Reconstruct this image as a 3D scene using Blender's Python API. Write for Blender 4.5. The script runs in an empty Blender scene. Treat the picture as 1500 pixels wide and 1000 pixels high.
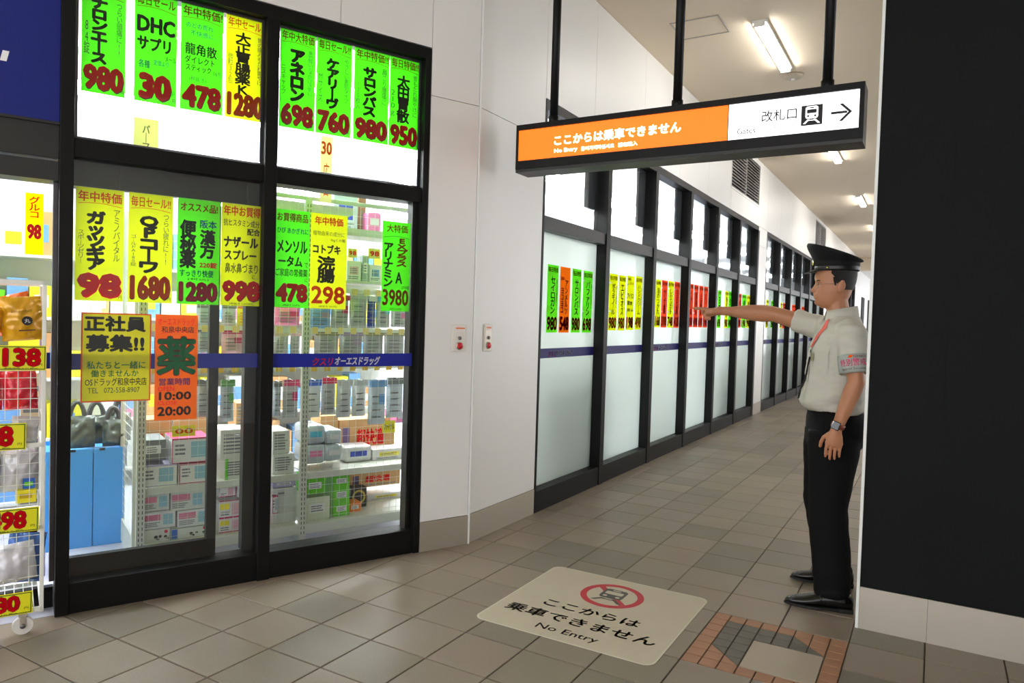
import bpy, bmesh, math, random
from mathutils import Vector, Matrix, noise
random.seed(7)
SC = bpy.context.scene
COL = SC.collection
PI = math.pi

# ---------------------------------------------------------------- camera
cam_d = bpy.data.cameras.new('camera')
cam = bpy.data.objects.new('camera', cam_d)
COL.objects.link(cam)
cam_d.sensor_width = 36.0
cam_d.lens = 36.0 * 1054.85 / 1500.0
cam_d.clip_start = 0.05
cam_d.clip_end = 200
YAW, PITCH, ROLL = math.radians(30.4345), math.radians(1.6991), math.radians(1.7272)
_cy, _sy, _cp, _sp = math.cos(YAW), math.sin(YAW), math.cos(PITCH), math.sin(PITCH)
_f = Vector((-_sy * _cp, _cy * _cp, -_sp))
_r = Vector((_cy, _sy, 0))
_u = _r.cross(_f)
_r2 = math.cos(ROLL) * _r + math.sin(ROLL) * _u
_u2 = -math.sin(ROLL) * _r + math.cos(ROLL) * _u
CAM = Vector((0, 0, 1.42))
m = Matrix((_r2, _u2, -_f)).transposed().to_4x4()
m.translation = CAM
cam.matrix_basis = m
SC.camera = cam

# ---------------------------------------------------------------- light and exposure
SC.view_settings.view_transform = 'Standard'
SC.view_settings.look = 'None'
SC.view_settings.gamma = 1.0
SC.view_settings.exposure = 0.0
SC.view_settings.use_curve_mapping = False
world = bpy.data.worlds.new('daylight')
SC.world = world
world.use_nodes = True
world.node_tree.nodes['Background'].inputs[0].default_value = (0.95, 0.96, 1.0, 1)
world.node_tree.nodes['Background'].inputs[1].default_value = 3.35
E_CORRIDOR = 56.0      # corridor tube lamps
E_STORE = 56.0         # shop ceiling light panels
SC.cycles.max_bounces = 10
SC.cycles.diffuse_bounces = 5
SC.cycles.transparent_max_bounces = 16
SC.cycles.sample_clamp_indirect = 6.0
SC.cycles.caustics_reflective = False
SC.cycles.caustics_refractive = False
SC.cycles.use_denoising = True

# ---------------------------------------------------------------- materials
def s2l(c):
    c = c / 255.0
    return c / 12.92 if c <= 0.04045 else ((c + 0.055) / 1.055) ** 2.4
def rgb(r, g, b): return (s2l(r), s2l(g), s2l(b), 1.0)
MATS = {}
def mat(name, col, rough=0.5, metal=0.0, coat=0.0, spec=0.5, noise_amt=0.0, noise_scale=8.0, bump=0.0, bump_scale=60.0, coords='Object'):
    if name in MATS: return MATS[name]
    m = bpy.data.materials.new(name); m.use_nodes = True
    nt = m.node_tree; b = nt.nodes['Principled BSDF']
    b.inputs['Base Color'].default_value = col
    b.inputs['Roughness'].default_value = rough
    b.inputs['Metallic'].default_value = metal
    b.inputs['Coat Weight'].default_value = coat
    b.inputs['Specular IOR Level'].default_value = spec
    tc = nt.nodes.new('ShaderNodeTexCoord')
    if noise_amt > 0:
        n = nt.nodes.new('ShaderNodeTexNoise'); n.inputs['Scale'].default_value = noise_scale; n.inputs['Detail'].default_value = 4
        nt.links.new(tc.outputs[coords], n.inputs['Vector'])
        mx = nt.nodes.new('ShaderNodeMix'); mx.data_type = 'RGBA'
        mx.inputs['A'].default_value = tuple(c * (1 - noise_amt) for c in col[:3]) + (1,)
        mx.inputs['B'].default_value = tuple(min(1, c * (1 + noise_amt)) for c in col[:3]) + (1,)
        nt.links.new(n.outputs['Fac'], mx.inputs['Factor'])
        nt.links.new(mx.outputs['Result'], b.inputs['Base Color'])
    if bump > 0:
        n2 = nt.nodes.new('ShaderNodeTexNoise'); n2.inputs['Scale'].default_value = bump_scale
        nt.links.new(tc.outputs[coords], n2.inputs['Vector'])
        bp = nt.nodes.new('ShaderNodeBump'); bp.inputs['Strength'].default_value = bump; bp.inputs['Distance'].default_value = 0.01
        nt.links.new(n2.outputs['Fac'], bp.inputs['Height']); nt.links.new(bp.outputs['Normal'], b.inputs['Normal'])
    MATS[name] = m
    return m
def emis(name, col, strength):
    m = bpy.data.materials.new(name); m.use_nodes = True
    nt = m.node_tree; b = nt.nodes['Principled BSDF']
    b.inputs['Base Color'].default_value = col
    b.inputs['Emission Color'].default_value = col
    b.inputs['Emission Strength'].default_value = strength
    MATS[name] = m
    return m
def paper(name, col, trans=0.45):
    m = bpy.data.materials.new(name); m.use_nodes = True
    nt = m.node_tree; nt.nodes.clear()
    o = nt.nodes.new('ShaderNodeOutputMaterial')
    d = nt.nodes.new('ShaderNodeBsdfDiffuse'); t = nt.nodes.new('ShaderNodeBsdfTranslucent'); mx = nt.nodes.new('ShaderNodeMixShader')
    d.inputs[0].default_value = col; t.inputs[0].default_value = col
    mx.inputs[0].default_value = trans
    nt.links.new(d.outputs[0], mx.inputs[1]); nt.links.new(t.outputs[0], mx.inputs[2]); nt.links.new(mx.outputs[0], o.inputs[0])
    MATS[name] = m
    return m
def thin_glass(name, tint=(0.97, 0.99, 0.98, 1), gloss=1.0):
    m = bpy.data.materials.new(name); m.use_nodes = True
    nt = m.node_tree; nt.nodes.clear()
    o = nt.nodes.new('ShaderNodeOutputMaterial')
    t = nt.nodes.new('ShaderNodeBsdfTransparent'); g = nt.nodes.new('ShaderNodeBsdfGlossy'); mx = nt.nodes.new('ShaderNodeMixShader')
    fr = nt.nodes.new('ShaderNodeFresnel'); fr.inputs[0].default_value = 1.45
    geo = nt.nodes.new('ShaderNodeNewGeometry'); io = nt.nodes.new('ShaderNodeMapRange'); io.inputs['To Min'].default_value = 1.45; io.inputs['To Max'].default_value = 1.0 / 1.45
    nt.links.new(geo.outputs['Backfacing'], io.inputs['Value']); nt.links.new(io.outputs[0], fr.inputs[0])
    mu = nt.nodes.new('ShaderNodeMath'); mu.operation = 'MULTIPLY'; mu.inputs[1].default_value = gloss
    t.inputs[0].default_value = tint; g.inputs['Roughness'].default_value = 0.01
    nt.links.new(fr.outputs[0], mu.inputs[0]); nt.links.new(mu.outputs[0], mx.inputs[0])
    nt.links.new(t.outputs[0], mx.inputs[1]); nt.links.new(g.outputs[0], mx.inputs[2]); nt.links.new(mx.outputs[0], o.inputs[0])
    MATS[name] = m
    return m
def frosted(name):
    m = bpy.data.materials.new(name); m.use_nodes = True
    nt = m.node_tree; nt.nodes.clear()
    o = nt.nodes.new('ShaderNodeOutputMaterial')
    d = nt.nodes.new('ShaderNodeBsdfDiffuse'); t = nt.nodes.new('ShaderNodeBsdfTranslucent'); mx = nt.nodes.new('ShaderNodeMixShader')
    g = nt.nodes.new('ShaderNodeBsdfGlossy'); g.inputs['Roughness'].default_value = 0.12
    d.inputs[0].default_value = rgb(178, 186, 181); t.inputs[0].default_value = rgb(218, 224, 218)
    mx.inputs[0].default_value = 0.6
    fr = nt.nodes.new('ShaderNodeFresnel'); fr.inputs[0].default_value = 1.35
    geo = nt.nodes.new('ShaderNodeNewGeometry'); io = nt.nodes.new('ShaderNodeMapRange'); io.inputs['To Min'].default_value = 1.35; io.inputs['To Max'].default_value = 1.0 / 1.35
    nt.links.new(geo.outputs['Backfacing'], io.inputs['Value']); nt.links.new(io.outputs[0], fr.inputs[0])
    m2 = nt.nodes.new('ShaderNodeMixShader')
    nt.links.new(d.outputs[0], mx.inputs[1]); nt.links.new(t.outputs[0], mx.inputs[2])
    nt.links.new(fr.outputs[0], m2.inputs[0]); nt.links.new(mx.outputs[0], m2.inputs[1]); nt.links.new(g.outputs[0], m2.inputs[2])
    nt.links.new(m2.outputs[0], o.inputs[0])
    MATS[name] = m
    return m
def brushed(name, col, rough=0.32):
    m = mat(name, col, rough, 1.0)
    nt = m.node_tree; b = nt.nodes['Principled BSDF']
    tc = nt.nodes.new('ShaderNodeTexCoord'); mp = nt.nodes.new('ShaderNodeMapping'); mp.inputs['Scale'].default_value = (3, 3, 300)
    n = nt.nodes.new('ShaderNodeTexNoise'); n.inputs['Scale'].default_value = 4
    nt.links.new(tc.outputs['Object'], mp.inputs[0]); nt.links.new(mp.outputs[0], n.inputs['Vector'])
    mr = nt.nodes.new('ShaderNodeMapRange'); mr.inputs['To Min'].default_value = rough - 0.06; mr.inputs['To Max'].default_value = rough + 0.14
    nt.links.new(n.outputs['Fac'], mr.inputs['Value']); nt.links.new(mr.outputs[0], b.inputs['Roughness'])
    return m
def tile_mat(name, island):
    m = bpy.data.materials.new(name); m.use_nodes = True
    nt = m.node_tree; b = nt.nodes['Principled BSDF']
    if island:
        src = nt.nodes.new('ShaderNodeNewGeometry').outputs['Random Per Island']
    else:
        src = nt.nodes.new('ShaderNodeObjectInfo').outputs['Random']
    cr = nt.nodes.new('ShaderNodeValToRGB')
    cr.color_ramp.elements[0].color = rgb(116, 109, 94)
    cr.color_ramp.elements[1].color = rgb(143, 129, 113)
    e = cr.color_ramp.elements.new(0.3); e.color = rgb(133, 121, 105)
    e = cr.color_ramp.elements.new(0.75); e.color = rgb(138, 125, 111)
    nt.links.new(src, cr.inputs[0])
    tc = nt.nodes.new('ShaderNodeNewGeometry')
    n = nt.nodes.new('ShaderNodeTexNoise'); n.inputs['Scale'].default_value = 180; n.inputs['Detail'].default_value = 3
    nt.links.new(tc.outputs['Position'], n.inputs['Vector'])
    n3 = nt.nodes.new('ShaderNodeTexNoise'); n3.inputs['Scale'].default_value = 1.4; n3.inputs['Detail'].default_value = 5
    nt.links.new(tc.outputs['Position'], n3.inputs['Vector'])
    mr = nt.nodes.new('ShaderNodeMapRange'); mr.inputs['From Min'].default_value = 0.3; mr.inputs['From Max'].default_value = 0.7
    mr.inputs['To Min'].default_value = 0.86; mr.inputs['To Max'].default_value = 1.1
    nt.links.new(n.outputs['Fac'], mr.inputs['Value'])
    mr2 = nt.nodes.new('ShaderNodeMapRange'); mr2.inputs['From Min'].default_value = 0.3; mr2.inputs['From Max'].default_value = 0.7
    mr2.inputs['To Min'].default_value = 0.88; mr2.inputs['To Max'].default_value = 1.06
    nt.links.new(n3.outputs['Fac'], mr2.inputs['Value'])
    mu = nt.nodes.new('ShaderNodeMath'); mu.operation = 'MULTIPLY'
    nt.links.new(mr.outputs[0], mu.inputs[0]); nt.links.new(mr2.outputs[0], mu.inputs[1])
    vm = nt.nodes.new('ShaderNodeVectorMath'); vm.operation = 'SCALE'
    nt.links.new(cr.outputs[0], vm.inputs[0]); nt.links.new(mu.outputs[0], vm.inputs['Scale'])
    nt.links.new(vm.outputs[0], b.inputs['Base Color'])
    b.inputs['Roughness'].default_value = 0.42
    bp = nt.nodes.new('ShaderNodeBump'); bp.inputs['Strength'].default_value = 0.12; bp.inputs['Distance'].default_value = 0.002
    nt.links.new(n.outputs['Fac'], bp.inputs['Height']); nt.links.new(bp.outputs['Normal'], b.inputs['Normal'])
    MATS[name] = m
    return m

M_FRAME = mat('black_aluminium', rgb(15, 15, 15), 0.45, 0.0, 0.0, 0.2, bump=0.02, bump_scale=400)
M_FRAME2 = mat('grey_aluminium', rgb(84, 82, 86), 0.3, 0.7)
M_RAILG = mat('dark_grey_aluminium', rgb(40, 40, 39), 0.45, 0.2)
M_GLASS = thin_glass('window_glass')
M_FROST = frosted('frosted_glass')
M_WALLW = mat('white_wall_panel', rgb(236, 236, 234), 0.42, 0, 0.0, 0.5, noise_amt=0.015, noise_scale=3)
M_JOINT = mat('joint_grey', rgb(120, 116, 112), 0.8)
M_KICK = brushed('stainless_steel_plate', rgb(196, 188, 174), 0.42)
M_KICK.node_tree.nodes['Principled BSDF'].inputs['Metallic'].default_value = 0.75
M_CEIL = mat('ceiling_board', rgb(228, 214, 192), 0.8, noise_amt=0.02, noise_scale=1.5)
M_GROUT = mat('grout', rgb(96, 86, 76), 0.9)
M_TILE = tile_mat('floor_tile', False)
M_TILES = tile_mat('floor_tile_far', True)
M_BLACKW = mat('charcoal_wall_sheet', rgb(19, 21, 22), 0.7, spec=0.15, noise_amt=0.08, noise_scale=2, bump=0.05, bump_scale=300)
M_TRIMW = mat('white_trim', rgb(240, 243, 240), 0.4)
M_STEELW = mat('white_enamel', rgb(236, 238, 230), 0.4)
M_UPR = mat('ivory_enamel', rgb(214, 217, 205), 0.4)
M_SLOT = mat('slot_black', rgb(20, 20, 20), 0.8)
M_SFLOOR = mat('shop_floor', rgb(192, 192, 205), 0.35, noise_amt=0.05, noise_scale=1)
M_SWALL = mat('shop_wall', rgb(236, 236, 236), 0.7)
M_BLUE = mat('blue_sheet', rgb(28, 40, 150), 0.5, spec=.3)
M_BLUE2 = mat('blue_sign_face', rgb(28, 40, 122), 0.6, spec=.25)
M_INK = mat('black_ink', rgb(24, 22, 20), 0.6)
M_RED = paper('red_ink', (1.0, 0.02, 0.035, 1), 0.30)
M_OUTLINE = mat('dark_red_ink', rgb(84, 18, 18), 0.6)
M_BLUE_DIMMED = mat('blue_sheet_dimmed', rgb(26, 24, 92), 0.5, spec=.3)  # same blue film, colour darkened to offset the strong passage light
M_WHITEI = mat('white_ink', rgb(245, 245, 248), 0.6)

# ---------------------------------------------------------------- mesh helpers
class MB:
    """collects shapes and links them as ONE mesh object"""
    def __init__(self): self.v = []; self.f = []; self.sm = []
    def add(self, vs, fs, smooth=False, mt=None):
        o = len(self.v)
        for p in vs:
            p = Vector(p)
            self.v.append(mt @ p if mt else p)
        for f in fs: self.f.append([i + o for i in f]); self.sm.append(smooth)
        return self
    def box(self, x0, x1, y0, y1, z0, z1, mt=None, ch=0.0):
        if x1 < x0: x0, x1 = x1, x0
        if y1 < y0: y0, y1 = y1, y0
        if z1 < z0: z0, z1 = z1, z0
        if ch <= 0:
            vs = [(x0, y0, z0), (x1, y0, z0), (x1, y1, z0), (x0, y1, z0), (x0, y0, z1), (x1, y0, z1), (x1, y1, z1), (x0, y1, z1)]
            fs = [(0, 3, 2, 1), (4, 5, 6, 7), (0, 1, 5, 4), (1, 2, 6, 5), (2, 3, 7, 6), (3, 0, 4, 7)]
            return self.add(vs, fs, False, mt)
        bm = bmesh.new(); bmesh.ops.create_cube(bm, size=1)
        for v in bm.verts: v.co = Vector(((x0 + x1) / 2 + v.co.x * (x1 - x0), (y0 + y1) / 2 + v.co.y * (y1 - y0), (z0 + z1) / 2 + v.co.z * (z1 - z0)))
        bmesh.ops.bevel(bm, geom=bm.edges[:], offset=ch, segments=2, affect='EDGES', profile=0.5)
        bm.verts.index_update()
        self.add([v.co.copy() for v in bm.verts], [[v.index for v in f.verts] for f in bm.faces], False, mt)
        bm.free(); return self
    def tube(self, pts, r, n=8, mt=None, cap=True, closed=False):
        pts = [Vector(p) for p in pts]; k = len(pts)
        rs = r if isinstance(r, (list, tuple)) else [r] * k
        vs = []; fs = []
        nrm = None
        for i, p in enumerate(pts):
            a = pts[i - 1] if i > 0 else (pts[-1] if closed else pts[0]); b = pts[(i + 1) % k] if (i < k - 1 or closed) else pts[-1]
            t = (b - a)
            if t.length < 1e-9: t = Vector((0, 0, 1))
            t.normalize()
            if nrm is None:
                nrm = t.orthogonal().normalized()
            else:
                nrm = (nrm - t * nrm.dot(t))
                if nrm.length < 1e-6: nrm = t.orthogonal()
                nrm.normalize()
            bn = t.cross(nrm)
            for j in range(n):
                an = 2 * PI * j / n
                vs.append(p + (nrm * math.cos(an) + bn * math.sin(an)) * rs[i])
        kk = k if closed else k - 1
        for i in range(kk):
            for j in range(n):
                i2 = (i + 1) % k
                fs.append((i * n + j, i * n + (j + 1) % n, i2 * n + (j + 1) % n, i2 * n + j))
        if cap and not closed:
            fs.append(tuple(range(n))[::-1]); fs.append(tuple((k - 1) * n + j for j in range(n)))
        return self.add(vs, fs, True, mt)
    def rings(self, rings, mt=None, cap=True, smooth=True):
        n = len(rings[0]); vs = [p for r in rings for p in r]; fs = []
        for i in range(len(rings) - 1):
            for j in range(n):
                fs.append((i * n + j, i * n + (j + 1) % n, (i + 1) * n + (j + 1) % n, (i + 1) * n + j))
        if cap:
            fs.append(tuple(range(n))[::-1]); fs.append(tuple((len(rings) - 1) * n + j for j in range(n)))
        return self.add(vs, fs, smooth, mt)
    def prism(self, poly, axis_pts0, axis_pts1, mt=None):
        n = len(poly)
        vs = [axis_pts0(p) for p in poly] + [axis_pts1(p) for p in poly]
        fs = [tuple(range(n))[::-1], tuple(range(n, 2 * n))] + [(i, (i + 1) % n, (i + 1) % n + n, i + n) for i in range(n)]
        return self.add(vs, fs, False, mt)
    def quad(self, a, b, c, d, mt=None): return self.add([a, b, c, d], [(0, 1, 2, 3)], False, mt)
    def disc(self, c, r, nrm_axis='y', n=24, mt=None, r_in=0.0, rz=None, ea=1.0):
        vs = []; fs = []
        def P(an, rr):
            ca, sa = math.cos(an) * rr, math.sin(an) * rr * ea
            return {'y': (c[0] + ca, c[1], c[2] + sa), 'z': (c[0] + ca, c[1] + sa, c[2]), 'x': (c[0], c[1] + ca, c[2] + sa)}[nrm_axis]
        if r_in > 0:
            for i in range(n): vs.append(P(2 * PI * i / n, r)); vs.append(P(2 * PI * i / n, r_in))
            for i in range(n): j = (i + 1) % n; fs.append((2 * i, 2 * j, 2 * j + 1, 2 * i + 1))
        else:
            for i in range(n): vs.append(P(2 * PI * i / n, r))
            fs = [tuple(range(n))]
        return self.add(vs, fs, False, mt)
    def build(self, name, material, parent=None, M=None):
        me = bpy.data.meshes.new(name)
        me.from_pydata([tuple(v) for v in self.v], [], self.f)
        me.polygons.foreach_set('use_smooth', self.sm)
        me.materials.append(material)
        bm = bmesh.new(); bm.from_mesh(me); bmesh.ops.recalc_face_normals(bm, faces=bm.faces[:]); bm.to_mesh(me); bm.free()
        me.update()
        o = bpy.data.objects.new(name, me); COL.objects.link(o)
        if parent is not None: o.parent = parent
        if M is not None: o.matrix_basis = wmat(parent).inverted() @ M
        return o
def wmat(o):
    if o is None: return Matrix.Identity(4)
    return wmat(o.parent) @ o.matrix_basis
def setp(o, label=None, cat=None, group=None, kind=None):
    if label: o['label'] = label
    if cat: o['category'] = cat
    if group: o['group'] = group
    if kind: o['kind'] = kind
    return o
def empty(name, M, label=None, cat=None, group=None, kind=None):
    o = bpy.data.objects.new(name, None); COL.objects.link(o); o.matrix_basis = M; o.empty_display_size = 0.1
    return setp(o, label, cat, group, kind)
def T(x, y, z): return Matrix.Translation((x, y, z))

# shop-front frame: x along the front towards the corner, y into the shop, z up; corner at origin
DIR = Vector((0.4165, 0.909, 0)).normalized()
FA = Matrix(((DIR.x, -DIR.y, 0, -2.49), (DIR.y, DIR.x, 0, 3.775), (0, 0, 1, 0), (0, 0, 0, 1)))
# passage wall frame: x along the passage (world y), y into the shop (world -x)
FC = Matrix(((0, -1, 0, -2.5), (1, 0, 0, 0), (0, 0, 1, 0), (0, 0, 0, 1)))

# ---------------------------------------------------------------- lettering
_tc = {}
def glyphs(s, bold, vert):
    key = (s, bold, vert)
    if key in _tc: return _tc[key]
    cu = bpy.data.curves.new('lettering', 'FONT')
    cu.resolution_u = 2; cu.size = 1.0; cu.offset = bold; cu.fill_mode = 'FRONT'
    if vert:
        cu.body = '\n'.join(s); cu.align_x = 'CENTER'; cu.space_line = 0.86
    else:
        cu.body = s
    o = bpy.data.objects.new('lettering', cu)
    me = o.to_mesh()
    vs = [v.co.copy() for v in me.vertices]; fs = [list(p.vertices) for p in me.polygons]
    o.to_mesh_clear(); bpy.data.objects.remove(o); bpy.data.curves.remove(cu)
    if not vs: vs = [Vector((0, 0, 0))]; fs = []
    x0 = min(v.x for v in vs); x1 = max(v.x for v in vs); y0 = min(v.y for v in vs); y1 = max(v.y for v in vs)
    _tc[key] = (vs, fs, (x0, x1, y0, y1))
    return _tc[key]
def text(mb, s, x0, z0, x1, z1, y=0.0, bold=0.0, vert=False, mt=None, shear=0.0, fn=None, rot=0.0):
    """fit lettering into the rectangle (x, z) at depth y"""
    vs, fs, (a0, a1, b0, b1) = glyphs(s, 0.0, vert)
    w = max(a1 - a0, 1e-6); h = max(b1 - b0, 1e-6)
    em = min((x1 - x0) / (w if not vert else 1.0), (z1 - z0) / (h if vert else max(h, .7)))
    if vert: em = min(x1 - x0, (z1 - z0) / max(len(s), 1))
    r = bold * em
    x0 += r; x1 -= r; z0 += r; z1 -= r
    if bold <= 0: sh = [(0, 0)]
    else:
        kk = 6 if bold < .04 else 8
        sh = [(r * math.cos(2 * PI * k / kk), r * math.sin(2 * PI * k / kk)) for k in range(kk)]
        if bold >= .05: sh += [(r * .5 * math.cos(2 * PI * k / 4), r * .5 * math.sin(2 * PI * k / 4)) for k in range(4)] + [(0, 0)]
    base = []
    for v in vs:
        u = (v.x - a0) / w; t = (v.y - b0) / h
        px = x0 + u * (x1 - x0) + shear * t * (z1 - z0); pz = z0 + t * (z1 - z0)
        base.append((px, pz))
    for dx, dz in sh:
        mb.add([fn(p[0] + dx, p[1] + dz) if fn else (p[0] + dx, y, p[1] + dz) for p in base], fs, False, mt)
    return mb

# ================================================================ STRUCTURE
def struct(mb, name, m, M=None, parent=None, label=None):
    o = mb.build(name, m, parent, M)
    if parent is None: o['kind'] = 'structure'
    if label: o['label'] = label
    return o
# ---- floor: grout bed, tiles, mosaic inlay
TX, TY, TS = -2.679, 2.095, 0.2995
fl = MB().box(-9, 6, -5, 40, -0.10, -0.006)
floor = struct(fl, 'floor', M_GROUT, label='beige square floor tiles of the station passage')
def tile_geo(mb, x0, x1, y0, y1, g=0.0028, c=0.0022, z0=-0.006, z1=0.0):
    x0 += g; x1 -= g; y0 += g; y1 -= g
    vs = [(x0, y0, z0), (x1, y0, z0), (x1, y1, z0), (x0, y1, z0), (x0, y0, z1 - c), (x1, y0, z1 - c), (x1, y1, z1 - c), (x0, y1, z1 - c),
          (x0 + c, y0 + c, z1), (x1 - c, y0 + c, z1), (x1 - c, y1 - c, z1), (x0 + c, y1 - c, z1)]
    fs = [(0, 1, 5, 4), (1, 2, 6, 5), (2, 3, 7, 6), (3, 0, 4, 7), (4, 5, 9, 8), (5, 6, 10, 9), (6, 7, 11, 10), (7, 4, 8, 11), (8, 9, 10, 11)]
    mb.add(vs, fs)
def to_px(p):
    d = Vector(p) - CAM; z = d.dot(_f)
    if z < 0.2: return None
    return (750 + 1054.85 * d.dot(_r2) / z, 500 - 1054.85 * d.dot(_u2) / z)
def in_shop(x, y, tol=0.0):
    a = (x + 2.49) * DIR.x + (y - 3.775) * DIR.y
    b = -((x + 2.49) * DIR.y - (y - 3.775) * DIR.x)
    if y < 3.775: return b > tol
    return x < -2.5 - tol
cells = []
for i in range(-21, 29):
    for j in range(-23, 92):
        cx, cy = TX + (i + .5) * TS, TY + (j + .5) * TS
        if in_shop(cx, cy, 0.25): continue
        if i in (6, 7) and j in (3, 4): continue
        p = to_px((cx, cy, 0)); vis = False
        if p and -60 < p[0] < 1560 and p[1] < 1060:
            vis = True
            if cx > -0.3 and cy > 3.95: vis = False
            if in_shop(cx, cy, 0.1): vis = False
        cells.append((0 if vis else 1, (Vector((cx, cy, 0)) - CAM).length, i, j))
cells.sort()
tm = MB(); tile_geo(tm, -TS / 2, TS / 2, -TS / 2, TS / 2)
t0 = tm.build('tile', M_TILE, floor)
far = MB(); first = True; nt_ = 0
for v, dd, i, j in cells:
    cx, cy = TX + (i + .5) * TS, TY + (j + .5) * TS
    if v == 0 and nt_ < 292:
        if first: o = t0; first = False
        else:
            o = t0.copy(); COL.objects.link(o)
        o.parent = floor; o.location = (cx, cy, 0); nt_ += 1
    else:
        tile_geo(far, cx - TS / 2, cx + TS / 2, cy - TS / 2, cy + TS / 2)
o = far.build('tile_field', M_TILES, floor); o['kind'] = 'stuff'

# mosaic inlay 0.6 x 0.6 of 8 x 8 small tiles with an old grey chevron and one plain tile in its crook
M_TERRA = mat('terracotta_mosaic', rgb(158, 116, 88), 0.6, noise_amt=0.12, noise_scale=14)
M_GREYM = mat('grey_mosaic', rgb(98, 95, 86), 0.6, noise_amt=0.10, noise_scale=14)
M_PLAIN = mat('plain_inlay_tile', rgb(166, 153, 136), 0.5, noise_amt=0.05, noise_scale=60)
mx0, my0 = TX + 6 * TS, TY + 3 * TS; q = 2 * TS / 8
def clipped(poly, m_):
    n = len(poly); cx = sum(p[0] for p in poly) / n; cy = sum(p[1] for p in poly) / n
    def ins(p, k):
        d = Vector((p[0] - cx, p[1] - cy)); return (cx + d.x * (1 - k / max(d.length, .01)), cy + d.y * (1 - k / max(d.length, .01)))
    mb = MB(); a = [ins(p, .0035) for p in poly]; b = [ins(p, .0055) for p in poly]
    vs = [(p[0] - cx, p[1] - cy, -0.006) for p in a] + [(p[0] - cx, p[1] - cy, -0.002) for p in a] + [(p[0] - cx, p[1] - cy, 0.0) for p in b]
    fs = []
    for i in range(n):
        k = (i + 1) % n
        fs += [(i, k, k + n, i + n), (i + n, k + n, k + 2 * n, i + 2 * n)]
    fs.append(tuple(range(2 * n, 3 * n)))
    mb.add(vs, fs)
    return mb, (cx, cy)
_mc = {}
def mosaic(poly, m_):
    mb, c = clipped(poly, m_)
    key = (m_.name, tuple((round(p[0] - c[0], 4), round(p[1] - c[1], 4)) for p in poly))
    if key in _mc:
        o = _mc[key].copy(); COL.objects.link(o)
    else:
        o = mb.build('mosaic_tile', m_, floor); _mc[key] = o
    o.parent = floor; o.location = (c[0], c[1], 0)
for i in range(8):
    for j in range(8):
        x, y = mx0 + i * q, my0 + j * q
        if 3 <= i <= 6 and 1 <= j <= 4: continue
        c4 = [(x, y), (x + q, y), (x + q, y + q), (x, y + q)]
        dark = (i in (1, 2) and j in (3, 4, 5, 6)) or (j in (5, 6) and i in (3, 4)) or (i, j) in ((2, 2), (5, 5))
        if (i, j) in ((5, 6), (6, 5)):
            mosaic([c4[0], c4[1], c4[3]], M_GREYM); mosaic([c4[1], c4[2], c4[3]], M_TERRA)
        elif (i, j) in ((1, 2), (2, 1)):
            mosaic([c4[1], c4[2], c4[3]], M_GREYM); mosaic([c4[0], c4[1], c4[3]], M_TERRA)
        else: mosaic(c4, M_GREYM if dark else M_TERRA)
mb = MB(); tile_geo(mb, mx0 + 3 * q, mx0 + 7 * q, my0 + q, my0 + 5 * q)
setp(mb.build('inlay_tile', M_PLAIN, floor), 'plain pale tile in the crook of the grey chevron')
# metal drain strips set in the floor of the passage
mb = MB()
mb.box(-0.90, -0.87, 7.55, 8.25, -0.004, 0.0012); mb.build('floor_slot', mat('slot_metal', rgb(96, 88, 82), 0.5, 0.6), floor)

# ---- shop shell (behind both fronts)
def shop_poly(z):
    A = FA @ Vector((-4.6, 0.03, 0)); B = FA @ Vector((0, 0.03, 0))
    return [(A.x, A.y, z), (B.x, B.y, z), (-2.54, 3.79, z), (-2.54, 30, z), (-10, 30, z), (-10, -2.5, z), (A.x - 1.5, -2.5, z)]
mb = MB(); n_ = 7
def slab(z0, z1):
    mb = MB(); a = shop_poly(z0); b = shop_poly(z1)
    mb.add(a + b, [tuple(range(7))[::-1], tuple(range(7, 14))] + [(i, (i + 1) % 7, (i + 1) % 7 + 7, i + 7) for i in range(7)]); return mb
struct(slab(-0.08, 0.0015), 'floor_shop', M_SFLOOR)
struct(slab(3.22, 3.24), 'ceiling_shop', M_SWALL)
struct(MB().box(-10.1, -10, -2.6, 30, 0, 3.3), 'wall_shop_far', M_SWALL)
struct(MB().box(-10, -2.6, 30, 30.1, 0, 3.3), 'wall_shop_end', M_SWALL)
struct(MB().box(-10, -5.3, -2.6, -2.5, 0, 3.3), 'wall_shop_side', M_SWALL)

# ---- white wall over both fronts, built of panels with open joints
def panel_wall(name, M, rects, back, m_=M_WALLW, th=0.03):
    b = MB()
    for r in back: b.box(*r)
    w = struct(b, name, M_JOINT, M)
    for x0, x1, z0, z1 in rects:
        p = MB().box(x0 + .0018, x1 - .0018, -th + 0.03, 0.03, z0 + .0018, z1 - .0018, ch=0.0012)
        p.build('panel', m_, w)
    return w
rects = [(-0.352, -0.014, 0.182, 2.738), (-0.352, -0.014, 2.738, 4.05)]
xs = [-4.6, -3.9, -3.3, -2.7, -2.1, -1.51, -0.92, -0.352]
for a, b in zip(xs, xs[1:]): rects.append((a, b, 3.015, 4.05))
wall_front = panel_wall('wall_shop_front', FA, rects, [(-4.6, -0.352, 0.03, 0.12, 3.015, 4.05), (-0.352, -0.012, 0.03, 0.12, 0.0, 4.05)])
k = MB().box(-0.352, -0.012, -0.003, 0.03, 0.0, 0.181, ch=0.001); k.build('kick_plate', M_KICK, wall_front)
mb = MB().box(-4.6, -3.3, 0.0, 0.1, 0, 3.015); mb.build('closing_panel', M_FRAME, wall_front)
k = MB().box(-0.012, 0.0, -0.006, 0.03, 0.0, 4.05, ch=0.002); struct(k, 'trim_1', M_TRIMW, FA)
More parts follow.
